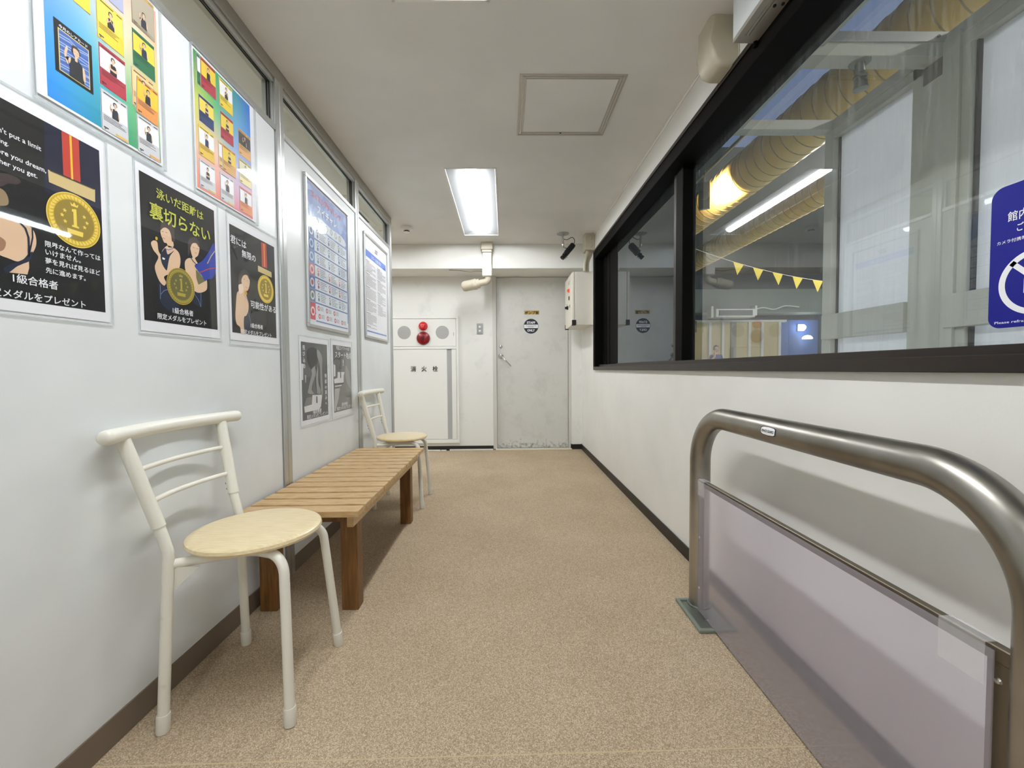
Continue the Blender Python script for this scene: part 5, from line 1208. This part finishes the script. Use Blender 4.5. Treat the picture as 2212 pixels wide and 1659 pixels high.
A_box('wide_post', m_hallframe, PXW-0.012, PXW+0.12, 1.725, 1.870, 0, 2.34)
A_box('post', m_hallframe, PXW+0.004, PXW+0.10, 1.690, 1.727, 0, 2.30)
A_box('post', m_hallframe, PXW, PXW+0.10, 0.66, 0.80, 0, 2.34)
A_box('top_beam', m_hallframe, PXW-0.004, PXW+0.09, -1.2, 2.460, 2.315, 2.365)
A_box('top_beam', m_hallframe, PXW+0.002, PXW+0.10, -1.2, 2.40, 2.265, 2.315)
A_box('sheet_gasket', m_gasket, PXW+0.030, PXW+0.042, 2.385, 2.396, 0, 2.27); A_box('sheet_gasket', m_gasket, PXW+0.020, PXW+0.042, 1.682, 1.690, 0, 2.27)
for ya, yb in ((1.935, 2.396), (0.80, 1.690), (-1.2, 0.66)): A_box('white_sheet', m_fiber, PXW+0.040, PXW+0.044, ya, yb, 0, 2.27, 0)
for ya, yb in ((1.935, 2.440), (0.80, 1.755), (-1.2, 0.66)): A_box('mid_rail', m_hallframe, PXW-0.018, PXW+0.036, ya, yb, 1.122, 1.262)
A_box('near_rail', m_hallframe, 1.19, 1.36, -1.2, 2.46, 2.315, 2.365); A_box('near_rail', m_hallframe, 1.17, 1.21, -1.2, 2.46, 2.24, 2.315)
A_box('cross_bar', m_hallframe, 1.19, PXW+0.04, 2.395, 2.460, 2.310, 2.365)
cb = A_box('cross_bar', m_hallframe, 1.19, PXW+0.045, 1.79, 1.87, 2.275, 2.345)
A_box('bar_lip', m_alu, 1.21, PXW+0.045, 1.783, 1.791, 2.330, 2.372, 0.001, cb)
A_box('cross_bar', m_hallframe, 1.19, PXW+0.04, 1.36, 1.42, 2.30, 2.365)
br = bpy.data.objects
bk = new_bm(); box(bk, 1.87-PXW, 1.925-PXW, 1.80-1.2, 1.87-1.2, 2.255, 2.275); box(bk, 1.866-PXW, 1.872-PXW, 1.79-1.2, 1.87-1.2, 2.20, 2.275); obj('corner_bracket', bk, m_bracket, t)
bm = new_bm(); lathe(bm, [(0.006, -0.004), (0.006, 0.0)], (1.84-PXW, 0.583, 2.351), axis='y', n=12); obj('bolt', bm, m_gasket, cb)
t = thing('sprinkler_head', 'grey metal sprinkler fitting hanging under the airlock cross bar', 'sprinkler', (1.545, 1.83, 2.2745))
bm = new_bm(); lathe(bm, [(0.038, -0.004), (0.040, 0.0)], n=28); tube(bm, [(0, 0, -0.004), (0.004, 0, -0.05)], 0.018, 20); obj('neck', bm, m_steelplate, t)
bm = new_bm(); tube(bm, [(0.003, 0, -0.048), (0.004, 0, -0.055), (0.004, 0, -0.062), (0.005, 0, -0.066), (0.006, 0, -0.09), (0.007, 0, -0.112)], [0.020, 0.025, 0.025, 0.022, 0.024, 0.028], 24); obj('head', bm, m_steelplate, t)

# ---- the swimmer-side attendant at the far end
def person():
    t = thing('person', 'person in a purple-blue top standing by the beige boarding, hand raised to the face', 'person', (7.42, 14.6, -0.002))
    sk = [  # name: (pos, radius)
        ((0, 0, 0.93), 0.135), ((0, 0, 1.08), 0.125), ((0, 0, 1.25), 0.145), ((0, 0, 1.37), 0.13), ((0, 0, 1.46), 0.055), ((0, -0.01, 1.52), 0.05),
        ((-0.09, 0, 0.86), 0.095), ((-0.10, -0.01, 0.48), 0.062), ((-0.10, 0.02, 0.09), 0.042), ((-0.10, -0.12, 0.03), 0.035),
        ((0.09, 0, 0.86), 0.095), ((0.10, -0.01, 0.48), 0.062), ((0.10, 0.02, 0.09), 0.042), ((0.10, -0.12, 0.03), 0.035),
        ((-0.17, 0, 1.38), 0.058), ((-0.24, -0.05, 1.15), 0.045), ((-0.13, -0.17, 1.36), 0.034), ((-0.115, -0.13, 1.50), 0.028),
        ((0.17, 0, 1.38), 0.058), ((0.25, -0.02, 1.12), 0.045), ((0.22, -0.12, 0.90), 0.034), ((0.20, -0.15, 0.84), 0.028)]
    E = [(0, 1), (1, 2), (2, 3), (3, 4), (4, 5), (0, 6), (6, 7), (7, 8), (8, 9), (0, 10), (10, 11), (11, 12), (12, 13), (3, 14), (14, 15), (15, 16), (16, 17), (3, 18), (18, 19), (19, 20), (20, 21)]
    for hb, d in ((17, Vector((0.04, -0.01, 0.06))), (21, Vector((-0.01, -0.02, -0.07)))):
        base = Vector(sk[hb][0])
        for f in range(5):
            o = Vector(((f-2)*0.014, 0, 0)) if f < 4 else Vector((0.038, -0.01, -0.02))
            ln = (0.9, 1.05, 1.0, 0.8, 0.6)[f]
            sk.append((tuple(base+o+d*0.55), 0.0095)); sk.append((tuple(base+o*1.1+d*(0.55+0.8*ln)), 0.008)); n = len(sk)
            E.append((hb, n-2)); E.append((n-2, n-1))
    me = bpy.data.meshes.new('body'); me.from_pydata([p for p, r in sk], E, [])
    o = bpy.data.objects.new('body', me); COL.objects.link(o)
    md = o.modifiers.new('skin', 'SKIN'); sv = me.skin_vertices[0].data
    for i, (p, r) in enumerate(sk): sv[i].radius = (r, r*0.82 if i < 4 else r)
    sv[0].use_root = True
    sd = o.modifiers.new('sub', 'SUBSURF'); sd.levels = 2; sd.render_levels = 2
    dg = bpy.context.evaluated_depsgraph_get(); m2 = bpy.data.meshes.new_from_object(o.evaluated_get(dg)); bpy.data.objects.remove(o)
    bm = bmesh.new(); bm.from_mesh(m2)
    # head with nose and jaw, merged into the same body mesh
    r = bmesh.ops.create_uvsphere(bm, u_segments=24, v_segments=18, radius=0.1)
    for v in r['verts']:
        x, y, z = v.co; k = z/0.1
        w_ = 0.80-0.18*max(0, -k); y2 = y*0.98-(0.012 if k < 0 and y < 0 else 0)
        if y < -0.06 and -0.35 < k < 0.15 and abs(x) < 0.018: y2 -= 0.022
        v.co = Vector((x*w_, y2, z*1.16))+Vector((0, -0.015, 1.625))
    for s in (-1, 1):
        rr = bmesh.ops.create_uvsphere(bm, u_segments=10, v_segments=8, radius=0.02)
        for v in rr['verts']: v.co = Vector((v.co.x*0.4+s*0.082, v.co.y*0.8+0.0, v.co.z*1.4+1.62))
    sknm = mat('skin_tone', rgb(222, 184, 152), 0.5); top = mat('purple_top_cloth', rgb(92, 84, 150), 0.7); leg = mat('dark_trousers', rgb(36, 40, 60), 0.7)
    bmesh.ops.recalc_face_normals(bm, faces=bm.faces)
    for f in bm.faces:
        c = f.calc_center_median(); f.smooth = True
        f.material_index = 0
        if c.z < 0.97 and abs(c.x) < 0.19: f.material_index = 2
        elif 0.97 <= c.z < 1.43 and abs(c.x) < 0.235 and not (c.y < -0.10): f.material_index = 1
    me = bpy.data.meshes.new('body'); bm.to_mesh(me); bm.free()
    for m in (sknm, top, leg): me.materials.append(m)
    b = bpy.data.objects.new('body', me); COL.objects.link(b); b.parent = t
    bm = bmesh.new(); r = bmesh.ops.create_uvsphere(bm, u_segments=24, v_segments=16, radius=0.108)
    for v in r['verts']:
        x, y, z = v.co
        if y < -0.03 and z < 0.045: y = -0.03; x *= 0.93
        if z < -0.05: z = -0.05
        v.co = Vector((x*0.86, y*1.02+0.004, z*1.16))+Vector((0, -0.010, 1.640))
    for f in bm.faces: f.smooth = True
    obj('hair', bm, mat('dark_hair', rgb(30, 26, 24), 0.6), t)
    bm = bmesh.new()
    for s in (-1, 1):
        rr = bmesh.ops.create_uvsphere(bm, u_segments=10, v_segments=8, radius=0.010)
        for v in rr['verts']: v.co = Vector((v.co.x+s*0.028, v.co.y*0.5-0.108, v.co.z*0.6+1.635))
    obj('eyes', bm, m_black, t)
    obj('mouth', bx(-0.02, 0.02, -0.115, -0.105, 1.562, 1.569), mat('ink_lip', rgb(170, 90, 84), .45), t)
person()

# ---- what shows through the transoms of the partition
t = thing('ceiling_vent', 'white slot vent with a dark slit on the ceiling beyond the last transom', 'vent', (-1.235, 3.78, ZC))
obj('vent_plate', bx(-0.035, 0.035, -0.20, 0.20, -0.008, -0.0005, 0.002, 1), m_white, t); obj('slit', bx(-0.012, 0.010, -0.19, 0.10, -0.010, -0.008), m_gasket, t)
struct('trim_side_room', bx(-3.5, XL-0.06, 3.30, 3.345, ZC-0.006, ZC), mat('ceiling_strip', rgb(196, 190, 172), 0.6))
